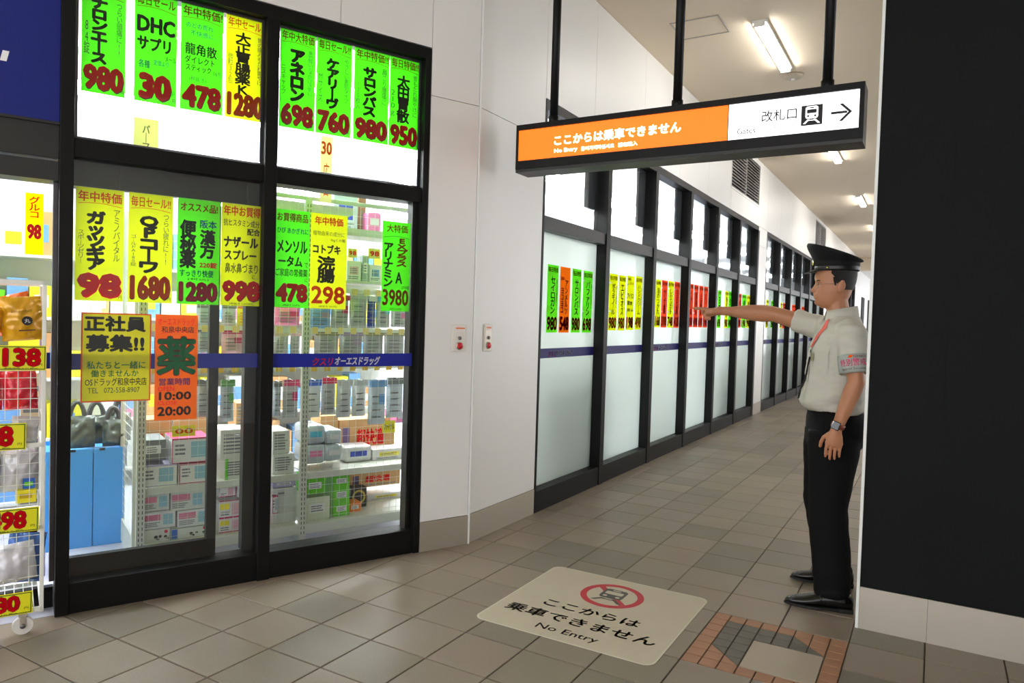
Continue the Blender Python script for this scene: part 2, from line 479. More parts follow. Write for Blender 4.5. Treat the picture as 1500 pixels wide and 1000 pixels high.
# passage wall
S1, S2, S3 = 4.64, 12.60, 20.55       # starts of the three window runs
W0 = 3.782
rects = [(W0, S1, 0.182, 2.738), (W0, S1, 2.738, 4.05)]
xs = [4.64, 5.50, 6.65, 7.80, 8.95, 10.10, 11.25, 12.60]
for a, b in zip(xs, xs[1:]): rects.append((a, b, 3.035, 4.05))
rects.append((11.94, 12.60, 0.182, 2.738)); rects.append((11.94, 12.60, 2.738, 3.035))
x = 12.60
while x < 28.9: rects.append((x, min(x + 1.15, 29.0), 3.035, 4.05)); x += 1.15
rects.append((19.90, 20.55, 0.182, 3.035)); rects.append((27.85, 29.0, 0.182, 3.035))
# leave the louvre openings free
def cut(rs, c):
    out = []
    for r in rs:
        x0, x1, z0, z1 = r
        if x1 <= c[0] or x0 >= c[1] or z1 <= c[2] or z0 >= c[3]: out.append(r); continue
        if x0 < c[0]: out.append((x0, c[0], z0, z1)); x0 = c[0]
        if x1 > c[1]: out.append((c[1], x1, z0, z1)); x1 = c[1]
        if z0 < c[2]: out.append((x0, x1, z0, c[2]))
        if z1 > c[3]: out.append((x0, x1, c[3], z1))
    return out
V1 = (10.05, 11.88, 3.33, 3.99); V2 = (18.0, 19.8, 3.33, 3.99)
rects = cut(cut(rects, V1), V2)
back = [(W0, S1, 0.03, 0.12, 0.0, 4.05), (11.94, 12.60, 0.03, 0.12, 0.0, 3.03), (19.90, 20.55, 0.03, 0.12, 0.0, 3.03), (27.85, 29.0, 0.03, 0.12, 0, 3.03), (4.64, 29.0, 0.10, 0.14, 3.03, 4.05)]
wall_left = panel_wall('wall_passage', FC, rects, back)
for a, b in ((W0, S1 - .002), (11.94, 12.60), (19.90, 20.55), (27.85, 29.0)):
    MB().box(a, b, -0.003, 0.03, 0.0, 0.181, ch=0.001).build('kick_plate', M_KICK, wall_left)

# ---- louvres high in the passage wall
M_LOUV = mat('louvre_grey', rgb(120, 118, 116), 0.4, 0.5)
def louvre(V, n, lab):
    t = empty('louvre_vent', FC @ T((V[0] + V[1]) / 2, 0.0, V[2]), lab, 'vent', 'louvred vents above the passage windows')
    w = V[1] - V[0]; h = V[3] - V[2]
    MB().box(-w / 2, w / 2, 0.07, 0.09, 0, h).build('backing', M_SLOT, t)
    f = MB(); e = .025
    f.box(-w / 2, w / 2, -0.004, 0.07, 0, e).box(-w / 2, w / 2, -0.004, 0.07, h - e, h).box(-w / 2, -w / 2 + e, -0.004, 0.07, e, h - e).box(w / 2 - e, w / 2, -0.004, 0.07, e, h - e)
    f.box(-0.015, 0.015, 0.002, 0.07, e, h - e); f.build('vent_frame', M_WALLW, t)
    for i in range(n):
        z = e + (h - 2 * e) * (i + .5) / n
        s = MB(); a = .018
        s.add([(-w / 2 + e, 0.004, z - a), (w / 2 - e, 0.004, z - a), (w / 2 - e, 0.008, z - a), (-w / 2 + e, 0.008, z - a),
               (-w / 2 + e, 0.050, z + a), (w / 2 - e, 0.050, z + a), (w / 2 - e, 0.054, z + a), (-w / 2 + e, 0.054, z + a)],
              [(0, 1, 5, 4), (3, 7, 6, 2), (0, 3, 2, 1), (4, 5, 6, 7), (0, 4, 7, 3), (1, 2, 6, 5)])
        s.box(-w / 2 + e, w / 2 - e, 0.000, 0.004, z - a, z - a + .016)
        s.build('slat', M_LOUV, t)
louvre(V1, 14, 'louvred vent high in the wall above the first passage window run')
louvre(V2, 14, 'louvred vent high in the wall farther along, just above the cap')

# ---- ceiling
cl = MB().box(-10, 6, -5, 29.6, 4.05, 4.15); ceiling = struct(cl, 'ceiling', M_CEIL)
mb = MB()
hx0, hx1, hy0, hy1 = -2.115, -1.69, 6.15, 6.55
for a in (0,):
    for b in ((hx0, hx1, hy0, hy0 + .012), (hx0, hx1, hy1 - .012, hy1), (hx0, hx0 + .012, hy0 + .012, hy1 - .012), (hx1 - .012, hx1, hy0 + .012, hy1 - .012)): mb.box(b[0], b[1], b[2], b[3], 4.043, 4.051)
h_ = mb.build('access_hatch', mat('hatch_rim', rgb(186, 178, 170), 0.4, 0.6), ceiling)
setp(h_, 'aluminium rimmed inspection hatch'); MB().box(hx0 + .014, hx1 - .014, hy0 + .014, hy1 - .014, 4.047, 4.051).build('hatch_cover', M_CEIL, h_)

# ---- dark wall end to the side of the passage mouth
wr = MB().box(-0.262, 2.6, 3.80, 3.85, 0.0, 4.05)
wall_right = struct(wr, 'wall_right', M_BLACKW)
for a, b in ((-0.262, 0.045), (0.045, 1.25), (1.25, 2.6)):
    MB().box(a + .0008, b - .0008, 3.796, 3.80, 0.202, 4.05).build('panel', M_BLACKW, wall_right)
for a, b in ((-0.262, 0.02), (0.02, 1.25), (1.25, 2.6)):
    MB().box(a + .0006, b - .0006, 3.792, 3.80, 0.0, 0.200).build('kick_plate', M_KICK, wall_right)
struct(MB().box(-0.276, -0.262, 3.788, 3.85, 0, 4.05, ch=0.002), 'trim_2', M_TRIMW)
wr2 = MB()
wr2.box(0.9, 1.0, 3.85, 29.5, 0, 0.9).box(0.9, 1.0, 3.85, 29.5, 3.3, 4.05)
y_ = 3.85
while y_ < 29: wr2.box(0.9, 1.0, y_, y_ + .5, .9, 3.3); y_ += 2.6
struct(wr2, 'wall_passage_right', M_WALLW)
struct(MB().box(2.6, 2.7, -5, 4.02, 0, 4.05), 'wall_side', M_WALLW)

# ---- far end of the passage
struct(MB().box(-2.5, 0.4, 29.0, 29.6, 3.62, 4.05), 'trim_3', M_CEIL)
fw = MB()
fw.box(-2.6, -2.5, 29.0, 42, 0, 3.62)
struct(fw, 'wall_far_left', M_WALLW)
for (y0, y1) in ((30.5, 31.6), (33.5, 35.6)):
    d_ = MB().box(-2.5, -2.47, y0, y1, 0.9, 2.7); struct(d_, 'window_9', M_SLOT)
fe = MB(); struct(fe.box(-2.6, 0.8, 42, 42.2, 0, 3.62), 'wall_end', M_SWALL)
struct(MB().box(-2.6, 0.8, 29.6, 42.2, 3.62, 3.72), 'ceiling_far', M_WALLW)
wf = MB()
for z in (0.9, 1.9, 2.9): wf.box(-2.4, 0.4, 41.9, 42, z, z + .08)
for x in (-2.4, -1.7, -1.0, -.3, .34): wf.box(x, x + .06, 41.88, 42, 0, 3.3)
struct(wf, 'window_10', mat('far_window_bars', rgb(150, 150, 152), .5))

# ---------------------------------------------------------------- window bays
def bar(mb, x0, x1, y0, y1, z0, z1): mb.box(x0, x1, y0, y1, z0, z1, ch=0.002)
# shop front window: one frame thing with every member a part
front = empty('window_1', FA @ T(-1.3, 0, 0), 'black framed glazed shop front with price posters', None, None, 'structure')
OFF = 1.3
def fmem(name, x0, x1, y0, y1, z0, z1, m_=M_FRAME):
    mb = MB(); bar(mb, x0 + OFF, x1 + OFF, y0, y1, z0, z1); return mb.build(name, m_, front)
fmem('post', -2.215, -2.160, 0.0, 0.14, 0.0, 3.012)
fmem('post', -1.312, -1.248, 0.0, 0.14, 0.0, 2.945)
fmem('post', -0.392, -0.354, 0.0, 0.14, 0.0, 2.945)
fmem('head_rail', -2.160, -0.354, 0.0, 0.14, 2.945, 3.012)
for a, b in ((-2.160, -1.312), (-1.248, -0.392)):
    fmem('transom', a, b, 0.012, 0.14, 2.102, 2.188)
    fmem('sill_rail', a, b, 0.012, 0.14, 0.0, 0.143)
    # inner grey lining of the upper light
    e = .015
    for r in ((a, b, 2.188, 2.188 + e), (a, b, 2.945 - e, 2.945), (a, a + e, 2.188 + e, 2.945 - e), (b - e, b, 2.188 + e, 2.945 - e)):
        fmem('lining', r[0], r[1], 0.05, 0.12, r[2], r[3], M_FRAME2)
    g = MB().box(a + e + OFF, b - e + OFF, 0.048, 0.054, 2.188 + e, 2.945 - e); g.build('pane', M_GLASS, front)
    g = MB().box(a + OFF, b + OFF, 0.044, 0.050, 0.143, 2.102); g.build('pane', M_GLASS, front)
# right bay lining of the lower light
fmem('lining', -1.248, -1.236, 0.05, 0.12, 0.143, 2.102, M_RAILG)
fmem('lining', -0.428, -0.392, 0.05, 0.12, 0.143, 2.102, M_RAILG)
# sliding leaf behind the posters of the left bay
leaf = empty('door_1', FA @ T(-1.8, 0.10, 0), None, None, None, 'structure')
def lmem(name, x0, x1, y0, y1, z0, z1, m_=M_RAILG):
    mb = MB(); bar(mb, x0 + 1.8, x1 + 1.8, y0 - .1, y1 - .1, z0, z1); return mb.build(name, m_, leaf)
lmem('stile', -1.548, -1.500, 0.10, 0.14, 0.20, 1.99, M_RAILG)
lmem('stile', -1.372, -1.312, 0.09, 0.15, 0.15, 2.10, M_RAILG)
lmem('bottom_rail', -2.158, -1.500, 0.10, 0.14, 0.143, 0.235, M_FRAME)
lmem('top_rail', -1.965, -1.312, 0.10, 0.15, 1.985, 2.102, M_RAILG)
lmem('door_operator', -2.158, -1.965, 0.10, 0.22, 1.985, 2.102, M_RAILG)
MB().box(-0.36 , 0.295, 0.018, 0.022, 0.235, 1.985).build('pane', M_GLASS, leaf)
# entrance side, left of the first post
ent = empty('door_2', FA @ T(-2.7, 0, 0), None, None, None, 'structure')
def emem(name, x0, x1, y0, y1, z0, z1, m_):
    mb = MB(); bar(mb, x0 + 2.7, x1 + 2.7, y0, y1, z0, z1); return mb.build(name, m_, ent)
emem('door_header', -3.3, -2.215, 0.02, 0.16, 1.985, 2.072, M_RAILG)
emem('header_cover', -3.3, -2.215, 0.03, 0.16, 2.085, 2.245, M_RAILG)
emem('post', -3.3, -3.24, 0.0, 0.14, 0, 1.985, M_FRAME)
emem('lining', -2.236, -2.215, 0.06, 0.12, 0.15, 1.985, M_FRAME2)
emem('track', -2.5, -2.215, 0.14, 0.18, 0.0, 0.10, M_FRAME)
emem('lintel', -3.3, -2.215, 0.05, 0.16, 2.245, 3.015, M_FRAME)

# blue shop sign above the entrance
sign_b = empty('shop_sign', FA @ T(-2.75, 0.03, 2.235), 'dark blue shop sign panel above the entrance with end of a white letter', 'sign')
MB().box(-0.55, 0.535, -0.012, 0.015, 0.012, 0.78, ch=.002).build('sign_face', M_BLUE2, sign_b)
MB().box(-0.55, 0.535, -0.014, 0.015, 0.0, 0.012).build('sign_rail', M_RAILG, sign_b)
mb = MB()
for x in (.313, .262): mb.add([(x, -.0135, .237), (x + .024, -.0135, .237), (x + .034, -.0135, .282), (x + .010, -.0135, .282)], [(0, 1, 2, 3)])
mb.build('lettering', M_WHITEI, sign_b)

# passage window runs
def win_run(idx, start, n, pitch, has_blind=True, glass_upper=True):
    end = start + 0.0
    t = empty('window_%d' % idx, FC @ T(start, 0, 0), None, None, None, 'structure')
    t['label'] = ['first', 'second', 'third'][idx - 2] + ' run of frosted black framed windows along the passage'
    L = n * pitch + 0.03
    def mem(name, x0, x1, y0, y1, z0, z1, m_=M_FRAME):
        mb = MB(); bar(mb, x0, x1, y0, y1, z0, z1); return mb.build(name, m_, t)
    mem('jamb', 0.0, 0.028, -0.004, 0.12, 0, 3.03)
    mem('head_rail', 0.028, L, 0.0, 0.12, 2.965, 3.03)
    prev = 0.028
    for k in range(n):
        r = 0.04 + pitch * (k + 1); l = r - 0.085
        if k == n - 1: r = L + .02
        mem('mullion', l, r, -0.012, 0.12, 0, 2.965)
        mem('transom', prev, l, 0.0, 0.12, 2.098, 2.195, M_RAILG)
        mem('sill_rail', prev, l, -0.004, 0.12, 0.0, 0.158)
        MB().box(prev, l, 0.082, 0.088, 0.158, 2.098).build('pane', M_FROST, t)
        MB().box(prev, l, 0.082, 0.088, 2.195, 2.965).build('pane', M_GLASS, t)
        mem('side_panel', l - 0.20, l - 0.012, 0.10, 0.125, 2.40, 2.965, mat('blind_grey', rgb(52, 54, 60), 0.8))
        prev = r
    return t
# low grey baffles added behind the frosted panes to dim their lower parts
for i, (y0, y1, hh, b) in enumerate(((4.9, 6.2, 1.15, .45), (7.3, 8.0, .7, .7), (9.9, 11.8, 1.0, .6), (12.8, 15.2, 1.3, .5), (15.6, 19.6, 1.1, .4), (20.7, 27.5, 1.2, .5))):
    o_ = struct(MB().box(y0, y1, b, b + .05, 0, hh), 'added_baffle_%d' % (i + 1), mat('baffle_grey', rgb(150, 156, 150), .6), FC)
win_run(2, S1, 6, 1.211)
win_run(3, S2, 6, 1.211)
win_run(4, S3, 6, 1.211)

# ================================================================ LAMPS
M_TUBE = emis('lamp_tube', (1.0, 0.95, 0.88, 1), E_CORRIDOR)
M_FIX = mat('lamp_housing', rgb(240, 238, 232), .4)
for i, (y, lab) in enumerate([(7.05, 'ceiling tube lamp over the hanging sign, largest one seen'), (11.6, 'second ceiling tube lamp, just under the right end of the hanging sign'), (16.1, 'third ceiling tube lamp down the passage'), (20.6, 'fourth ceiling tube lamp, beside the dark wall edge'), (25.1, None)]):
    t = empty('ceiling_lamp', T(-1.41, y, 4.05), lab or 'ceiling tube lamp of the passage, out of the picture', 'lamp', 'tube lamps along the passage ceiling')
    MB().box(-.062, .062, -.64, .64, -.022, 0, ch=.003).build('housing', M_FIX, t)
    MB().box(-.043, .043, -.62, .62, -.050, -.022, ch=.012).build('tube', M_TUBE, t)
    for s in (-.63, .63): MB().box(-.046, .046, s - .01, s + .01, -.054, -.022, ch=.002).build('end_cap', M_FIX, t)
M_SHOPL = emis('shop_lamp_panel', (0.95, 0.98, 1.0, 1), E_STORE)
OW = 'first second third fourth fifth sixth seventh eighth ninth'.split(); RW = {-3.6: 'street side', -5.2: 'second', -7.0: 'third', -8.8: 'far wall'}
for x in (-3.6, -5.2, -7.0, -8.8):
    for y in (0.6, 3.4, 6.2, 9.0, 11.8, 14.6, 18.0, 22.0, 26.0):
        if not in_shop(x, y, 0.7): continue
        if x < -5.5 and y > 15: continue
        t = empty('shop_lamp', T(x, y, 3.218), 'hanging shop light panel, %s along the %s row of shop lights' % (OW[int(round((y - .6) / 2.8)) if y < 15 else 6 + int((y - 18) / 4)], RW[x]), 'lamp', 'light panels in the shop ceiling')
        MB().box(-.03, .03, -.85, .85, -.265, -.235).build('housing', M_FIX, t)
        for s_ in (-.6, .6): MB().tube([(0, s_, 0), (0, s_, -.24)], .006, 6).build('suspension', M_FIX, t)
        MB().box(-.13, .13, -.9, .9, -.285, -.268).build('diffuser', M_SHOPL, t)
        MB().box(-.13, -.035, -.9, .9, -.266, -.262).build('added_uplight', M_SHOPL, t); MB().box(.035, .13, -.9, .9, -.266, -.262).build('added_uplight', M_SHOPL, t)  # lamp hung low with added upward glow to brighten the shop ceiling

# smoke detector, round
d = empty('smoke_detector', T(-1.385, 7.95, 4.05), 'round beige ceiling detector just past the first tube lamp', 'detector')
rg = []
for r, z in ((.10, 0), (.10, -.02), (.085, -.035), (.05, -.04)):
    rg.append([Vector((r * math.cos(2 * PI * k / 24), r * math.sin(2 * PI * k / 24), z)) for k in range(24)])
MB().rings(rg).build('detector_body', mat('beige_plastic', rgb(200, 188, 168), .5), d)
MB().tube([(0, 0, -.038), (0, 0, -.052)], .02, 12).build('sensor', M_FIX, d)

# ================================================================ HANGING SIGN
M_OR = emis('sign_orange', (1.0, 0.175, 0.006, 1), 1.0)
M_SW = emis('sign_white', (0.97, 0.97, 1.0, 1), 1.35)
M_SL = emis('sign_white_letters', (1.0, 0.98, 0.92, 1), 1.15)
sg = empty('hanging_sign', T(-1.325, 3.9, 2.34), 'black framed backlit hanging sign, orange No Entry field and white Gates field', 'sign')
X0, X1, Z0, Z1, SD = -0.978, 0.981, 0.018, 0.292, 0.16
cs = MB().box(X0, X1, 0.012, SD, Z0, Z1, ch=.003); cs.build('sign_case', M_FRAME, sg)
fr = MB()
fr.box(X0, X1, -0.004, .014, Z1 - .032, Z1).box(X0, X1, -0.004, .014, Z0, Z0 + .052)
fr.build('sign_bezel', M_FRAME, sg)
MB().box(X0, X0 + .012, -.004, .014, Z0 + .052, Z1 - .032).build('sign_bezel', M_FRAME, sg)
MB().box(X1 - .022, X1, -.004, .014, Z0 + .052, Z1 - .032).build('sign_bezel', M_FRAME, sg)
MB().box(X0, X1, 0.0, SD, 0.0, Z0).build('bottom_rail', M_RAILG, sg)
org = MB().box(X0 + .012, 0.322, .008, .0125, .070, .260).build('orange_panel', M_OR, sg)
wht = MB().box(0.327, X1 - .022, .008, .0125, .070, .260).build('white_panel', M_SW, sg)
for s_, r_ in (('ここからは乗車できません', (-.716, .143, .069, .205, .0065, .028)), ('No Entry', (-.714, .094, -.559, .124, .0065, .02)), ('들어가지마십시오', (-.535, .096, -.325, .121, .0065, .02)), ('請勿進入', (-.300, .096, -.182, .121, .0065, .02))):
    t = MB(); text(t, s_, *r_); t.build('lettering', M_SL, org)
t = MB(); text(t, '改札口', .497, .148, .670, .206, .0065, .004); t.build('lettering', M_INK, wht)
t = MB(); text(t, 'Gates', .374, .098, .468, .128, .0065, .0); t.build('lettering', M_INK, wht)
MB().box(.692, .792, .0055, .0075, .108, .208).build('symbol_field', M_INK, wht)
for s_, x_, x2_ in (('개찰구', .488, .535), ('検票口', .56, .655)):
    t = MB(); text(t, s_, x_, .103, x2_, .124, .0065, 0); t.build('faded_lettering', mat('faded_ink', rgb(190, 176, 178), .6), wht)
def rrect(mb, x0, x1, z0, z1, r, y, n=4, fn=None, rb=None):
    pts = []
    for (cx, cz, a0) in ((x1 - r, z1 - r, 0), (x0 + r, z1 - r, 90), (x0 + r, z0 + r, 180), (x1 - r, z0 + r, 270)):
        for k in range(n + 1):
            a = math.radians(a0 + 90 * k / n); pts.append((cx + r * math.cos(a), cz + r * math.sin(a)))
    mb.add([fn(p[0], p[1]) if fn else (p[0], y, p[1]) for p in pts], [tuple(range(len(pts)))]); return mb
def train(mb_white, mb_dark, cx, cz, s, y, fn=None, stand=True):
    """front of a train: body, screen, lamps, splayed rails; s = height"""
    F = lambda x, z, yy: (fn(x, z, yy) if fn else (x, yy, z))
    def rr(mb, x0, x1, z0, z1, r, yy): rrect(mb, cx + x0 * s, cx + x1 * s, cz + z0 * s, cz + z1 * s, r * s, yy, 4, (lambda a, b: F(a, b, yy)))
    rr(mb_white, -.34, .34, -.22, .48, .13, y)
    rr(mb_dark, -.26, .26, .08, .30, .05, y - .001)
    rr(mb_dark, -.12, .12, .36, .42, .025, y - .001)
    rr(mb_dark, -.25, -.12, -.12, -.01, .05, y - .001); rr(mb_dark, .12, .25, -.12, -.01, .05, y - .001)
    for sx in (-1, 1):
        q_ = [(.10, -.26), (.22, -.26), (.46, -.50), (.33, -.50)]
        vs = [F(cx + sx * a * s, cz + b * s, y) for a, b in q_]
        mb_white.add(vs, [(0, 1, 2, 3)])
    mb_white.add([F(cx + a * s, cz + b * s, y) for a, b in ((-.2, -.34), (.2, -.34), (.2, -.29), (-.2, -.29))], [(0, 1, 2, 3)])
a = MB(); b = MB(); train(a, b, .742, .160, .088, .0045)
ic = a.build('train_symbol', M_SW, wht); b.build('train_windows', M_INK, ic)
ar = MB(); y = .0065
ar.add([(.831, y, .150), (.905, y, .150), (.905, y, .162), (.831, y, .162)], [(0, 1, 2, 3)])
ar.add([(.927, y, .156), (.884, y, .199), (.868, y, .199), (.911, y, .156), (.868, y, .113), (.884, y, .113)], [(0, 1, 2, 3), (0, 3, 4, 5)])
ar.build('arrow', M_INK, wht)
for x in (-.762, .019, .800):
    r_ = MB().tube([(x, .08, Z1), (x, .08, 1.71)], .026, 12); r_.build('hanging_rod', M_FRAME, sg)
    MB().tube([(x, .08, Z1), (x, .08, Z1 + .05)], .032, 12).build('rod_socket', M_FRAME, sg)

# ================================================================ EMERGENCY BUTTON PLATES
M_REDP = mat('red_button', rgb(205, 30, 40), .3)
def button(M, w, h, mplate, lab):
    t = empty('emergency_button', M, lab, 'button')
    MB().box(-w / 2, w / 2, -.008, 0, 0, h, ch=.003).build('plate', mplate, t)
    MB().box(-w / 2 + .008, w / 2 - .008, -.011, -.008, .008, h - .008, ch=.0015).build('plate_inset', mplate, t)
    MB().box(-w * .28, w * .34, -.0118, -.011, h * .76, h * .95).build('label', M_TRIMW, t)
    MB().box(-w * .28, w * .34, -.0122, -.0118, h * .84, h * .89).build('orange_label', mat('orange_print', rgb(226, 120, 30), .5), t)
    x = MB(); text(x, '非常ボタン', -w * .24, h * .905, w * .3, h * .94, -.0123, .0); text(x, '押してください', -w * .24, h * .775, w * .3, h * .82, -.0123, 0)
    x.build('lettering', M_RED, t)
    k = MB(); k.tube([(0, -.011, h * .50), (0, -.018, h * .50)], .011, 12); k.build('key_lock', M_LOUV, t)
    k = MB(); k.tube([(0, -.011, h * .22), (0, -.016, h * .22)], .024, 20); r = k.build('button_ring', M_KICK, t)
    k = MB(); k.tube([(0, -.014, h * .22), (0, -.022, h * .22), (0, -.026, h * .22)], [.019, .019, .013], 20); k.build('push_button', M_REDP, t)
button(FA @ T(-0.116, 0, 1.215), .102, .168, mat('white_plate', rgb(232, 228, 220), .35), 'white emergency button plate on the white pillar face beside the shop front')
button(FC @ T(3.935, 0, 1.214), .098, .176, M_KICK, 'steel emergency button plate on the white wall before the frosted windows')

# ================================================================ FLOOR MAT
M_MAT = mat('mat_vinyl', rgb(192, 181, 160), .5, noise_amt=.07, noise_scale=5)
M_MATE = mat('mat_edge', rgb(205, 198, 180), .5)
mt_ = empty('floor_mat', T(-1.40, 3.29, 0), 'pale square floor sticker with crossed out train and No Entry in black', 'mat')
def flat(mb, pts, z): mb.add([(p[0], p[1], z) for p in pts], [tuple(range(len(pts)))])
def rr2(w, h, r, n=6):
    pts = []
    for (cx, cz, a0) in ((w - r, h - r, 0), (-w + r, h - r, 90), (-w + r, -h + r, 180), (w - r, -h + r, 270)):
        for k in range(n + 1):
            a = math.radians(a0 + 90 * k / n); pts.append((cx + r * math.cos(a), cz + r * math.sin(a)))
    return pts
def slab2(mb, pts, z0, z1):
    n = len(pts); mb.add([(p[0], p[1], z0) for p in pts] + [(p[0], p[1], z1) for p in pts], [tuple(range(n))[::-1], tuple(range(n, 2 * n))] + [(i, (i + 1) % n, (i + 1) % n + n, i + n) for i in range(n)])
mb = MB(); slab2(mb, rr2(.445, .440, .05), 0.0003, .0018); mb.build('mat_sheet', M_MATE, mt_)
mb = MB(); slab2(mb, rr2(.437, .432, .045), 0.0018, .0022); mb.build('mat_print_field', M_MAT, mt_)
FN = lambda x, z: (x, z, .0028)
# ring and bar
M_MRED = mat('mat_red', rgb(186, 34, 52), .5)
M_MGREY = mat('mat_dark_grey', rgb(70, 68, 64), .5)
mb = MB(); c0 = (0.005, .190)
mb.disc((c0[0], c0[1], .0026), .165, 'z', 40, r_in=.131)
an = math.radians(-45)
dx, dy = math.cos(an), math.sin(an); nx, ny = -dy * .017, dx * .017
mb.add([(c0[0] - dx * .13 + nx, c0[1] - dy * .13 + ny, .0026), (c0[0] - dx * .13 - nx, c0[1] - dy * .13 - ny, .0026), (c0[0] + dx * .13 - nx, c0[1] + dy * .13 - ny, .0026), (c0[0] + dx * .13 + nx, c0[1] + dy * .13 + ny, .0026)], [(0, 1, 2, 3)])
mb.build('prohibition_ring', M_MRED, mt_)
a = MB(); b = MB(); train(a, b, c0[0], c0[1], .185, 0.0, fn=lambda x, z, yy: (x, z, .0030 - yy * .5))
ic = a.build('train_symbol', M_MGREY, mt_); b.build('train_windows', M_MAT, ic)
for s_, r_, b_ in (('ここからは', (-.25, -.112, .255, -.030), .022), ('乗車できません', (-.385, -.262, .385, -.165), .022), ('No Entry', (-.150, -.385, .160, -.315), .008)):
    mb = MB(); text(mb, s_, *r_, bold=b_, fn=FN); mb.build('lettering', M_MGREY, mt_)
# ================================================================ PRICE POSTERS
PG = paper('paper_green', (0.23, 0.93, 0.04, 1), .42)
PY = paper('paper_yellow', (0.96, 1.0, 0.01, 1), .48)
PY2 = paper('paper_yellow_deep', (0.88, 0.82, 0.02, 1), .32)
PO = paper('paper_orange', (1.0, 0.26, 0.01, 1), .35)
PR = paper('paper_red', (1.0, 0.14, 0.05, 1), .40)
PW = paper('paper_white', (0.9, 0.9, 0.9, 1), .3)
INKS = {'K': M_INK, 'R': M_RED, 'O': paper('orange_ink', rgb(244, 84, 14), .06), 'D': M_OUTLINE, 'N': paper('brown_ink', rgb(176, 66, 24), .06), 'B': paper('blue_ink', rgb(22, 70, 170), .06), 'T': paper('teal_ink', rgb(16, 130, 120), .06),
        'G': paper('green_ink', rgb(20, 140, 80), .06), 'P': paper('crimson_ink', rgb(200, 30, 70), .06), 'S': mat('thin_pen_ink', rgb(60, 90, 60), .6), 'W': M_WHITEI, 'C': paper('pink_ink', rgb(236, 60, 90), .06)}
NAMES = {'K': 'lettering', 'R': 'price_figures', 'O': 'orange_lettering', 'D': 'figure_outline', 'N': 'heading', 'B': 'blue_lettering', 'T': 'teal_lettering', 'G': 'green_lettering', 'P': 'price_figures', 'S': 'small_print', 'W': 'white_lettering', 'C': 'pink_lettering'}
def poster(M, w, h, pm, items, label, group, arc=None, tilt=0.0, cat='poster'):
    """items: (ink, text, x0, z0, x1, z1, mode, bold) in fractions of the sheet"""
    Mx = M @ Matrix.Rotation(tilt, 4, 'Y')
    sh = MB(); n = 6
    vs = []; fs = []
    for k in range(n + 1):           # a slightly wavy sheet
        z = h * k / n; wv = .0012 * math.sin(k * 2.1 + w * 50)
        vs += [(0, wv, z), (w, wv * .6, z)]
    o = len(vs); vs += [(v[0], v[1] + .0003, v[2]) for v in vs]
    for k in range(n):
        fs += [(2 * k, 2 * k + 1, 2 * k + 3, 2 * k + 2), (o + 2 * k, o + 2 * k + 2, o + 2 * k + 3, o + 2 * k + 1)]
    sh.add(vs, fs)
    p = sh.build('price_poster', pm, None, Mx); setp(p, label, cat, group)
    acc = {}
    for it in items:
        ink, s, x0, z0, x1, z1, mode, bold = it
        lay = {'D': .0018}.get(ink, .0024)
        if mode == 'v': s = s.replace('ー', '｜')
        mb = acc.setdefault(ink, MB())
        if mode == 'line':
            pts = []
            for k in range(9):
                u = k / 8; xx = (x0 + (x1 - x0) * u) * w; zz = (z0 + (z1 - z0) * u + .018 * math.sin(u * PI)) * h
                pts.append((xx, zz))
            for (a, b), (c, d_) in zip(pts, pts[1:]):
                mb.add([(a, -lay, b - .0012), (c, -lay, d_ - .0012), (c, -lay, d_ + .0012), (a, -lay, b + .0012)], [(0, 1, 2, 3)])
        else:
            text(mb, s, x0 * w, z0 * h, x1 * w, z1 * h, -lay, bold, mode == 'v')
    for ink, mb in acc.items(): mb.build(NAMES[ink], INKS[ink], p)
    return p
def price(s, ink='R', x0=.04, x1=.96, z0=.03, z1=.25, out='D', b=.06):
    r = []
    n = len(s)
    if out:
        r.append((out, s, x0 + .0, z0 - .010, x1 + .016, z1 + .0, 'h', b + .004))
    r.append((ink, s, x0, z0, x1, z1, 'h', b))
    return r
def std(head, main, side='', left='', pr='980', ink='R', hink='N', mx=(.28, .70), mz=(.27, .80), out='D'):
    it = [(hink, head, .05, .875, .95, .97, 'h', .02), (hink, '', .05, .855, .95, .845, 'line', 0)]
    it.append(('K', main, mx[0] - .02, mz[0], mx[1] + .02, mz[1], 'v', .045 if any(0x4e00 <= ord(c) < 0xa000 for c in main) else .085))
    if side: it.append(('S', side, .78, .36, .92, .82, 'v', 0))
    if left: it.append(('S', left, .05, .33, .18, .62, 'v', 0))
    it += price(pr, ink, out=out)
    it.append(('K', '円', .90, .02, .97, .055, 'h', 0))
    return it
GU = 'price posters in the upper window of the shop front'; GL = 'price posters in the lower window of the shop front'
UZ = 2.415; UH = .525
def up(s0, s1, pm, items, label, z0=UZ, z1=UZ + UH, g=GU):
    return poster(FA @ T(-s0, 0.060, z0), s0 - s1, z1 - z0, pm, items, label, g)
up(2.133, 1.953, PG, std('年中特価', 'ナロンエース', 'つらい頭痛に!!', '84錠', mz=(.26, .84), mx=(.22, .56)), 'green price poster 980, first after the entrance post in the upper window')
it = [('N', '毎日セール', .05, .875, .95, .97, 'h', .02), ('N', '', .05, .855, .95, .845, 'line', 0), ('K', 'DHC', .05, .63, .95, .78, 'h', .05), ('K', 'サプリ', .06, .47, .85, .60, 'h', .045), ('K', 'メール', .72, .40, .98, .45, 'h', .01),
      ('B', '各種', .10, .31, .36, .38, 'h', .01), ('B', '定価より', .45, .35, .80, .40, 'h', 0)] + price('30', x0=.10, x1=.88, z0=.03, z1=.27) + [('K', '円', .90, .03, .98, .07, 'h', 0), ('K', '割引', .86, .09, .99, .14, 'h', 0)]
up(1.916, 1.730, PG, it, 'green price poster 30 with large black Latin letters in the upper window')
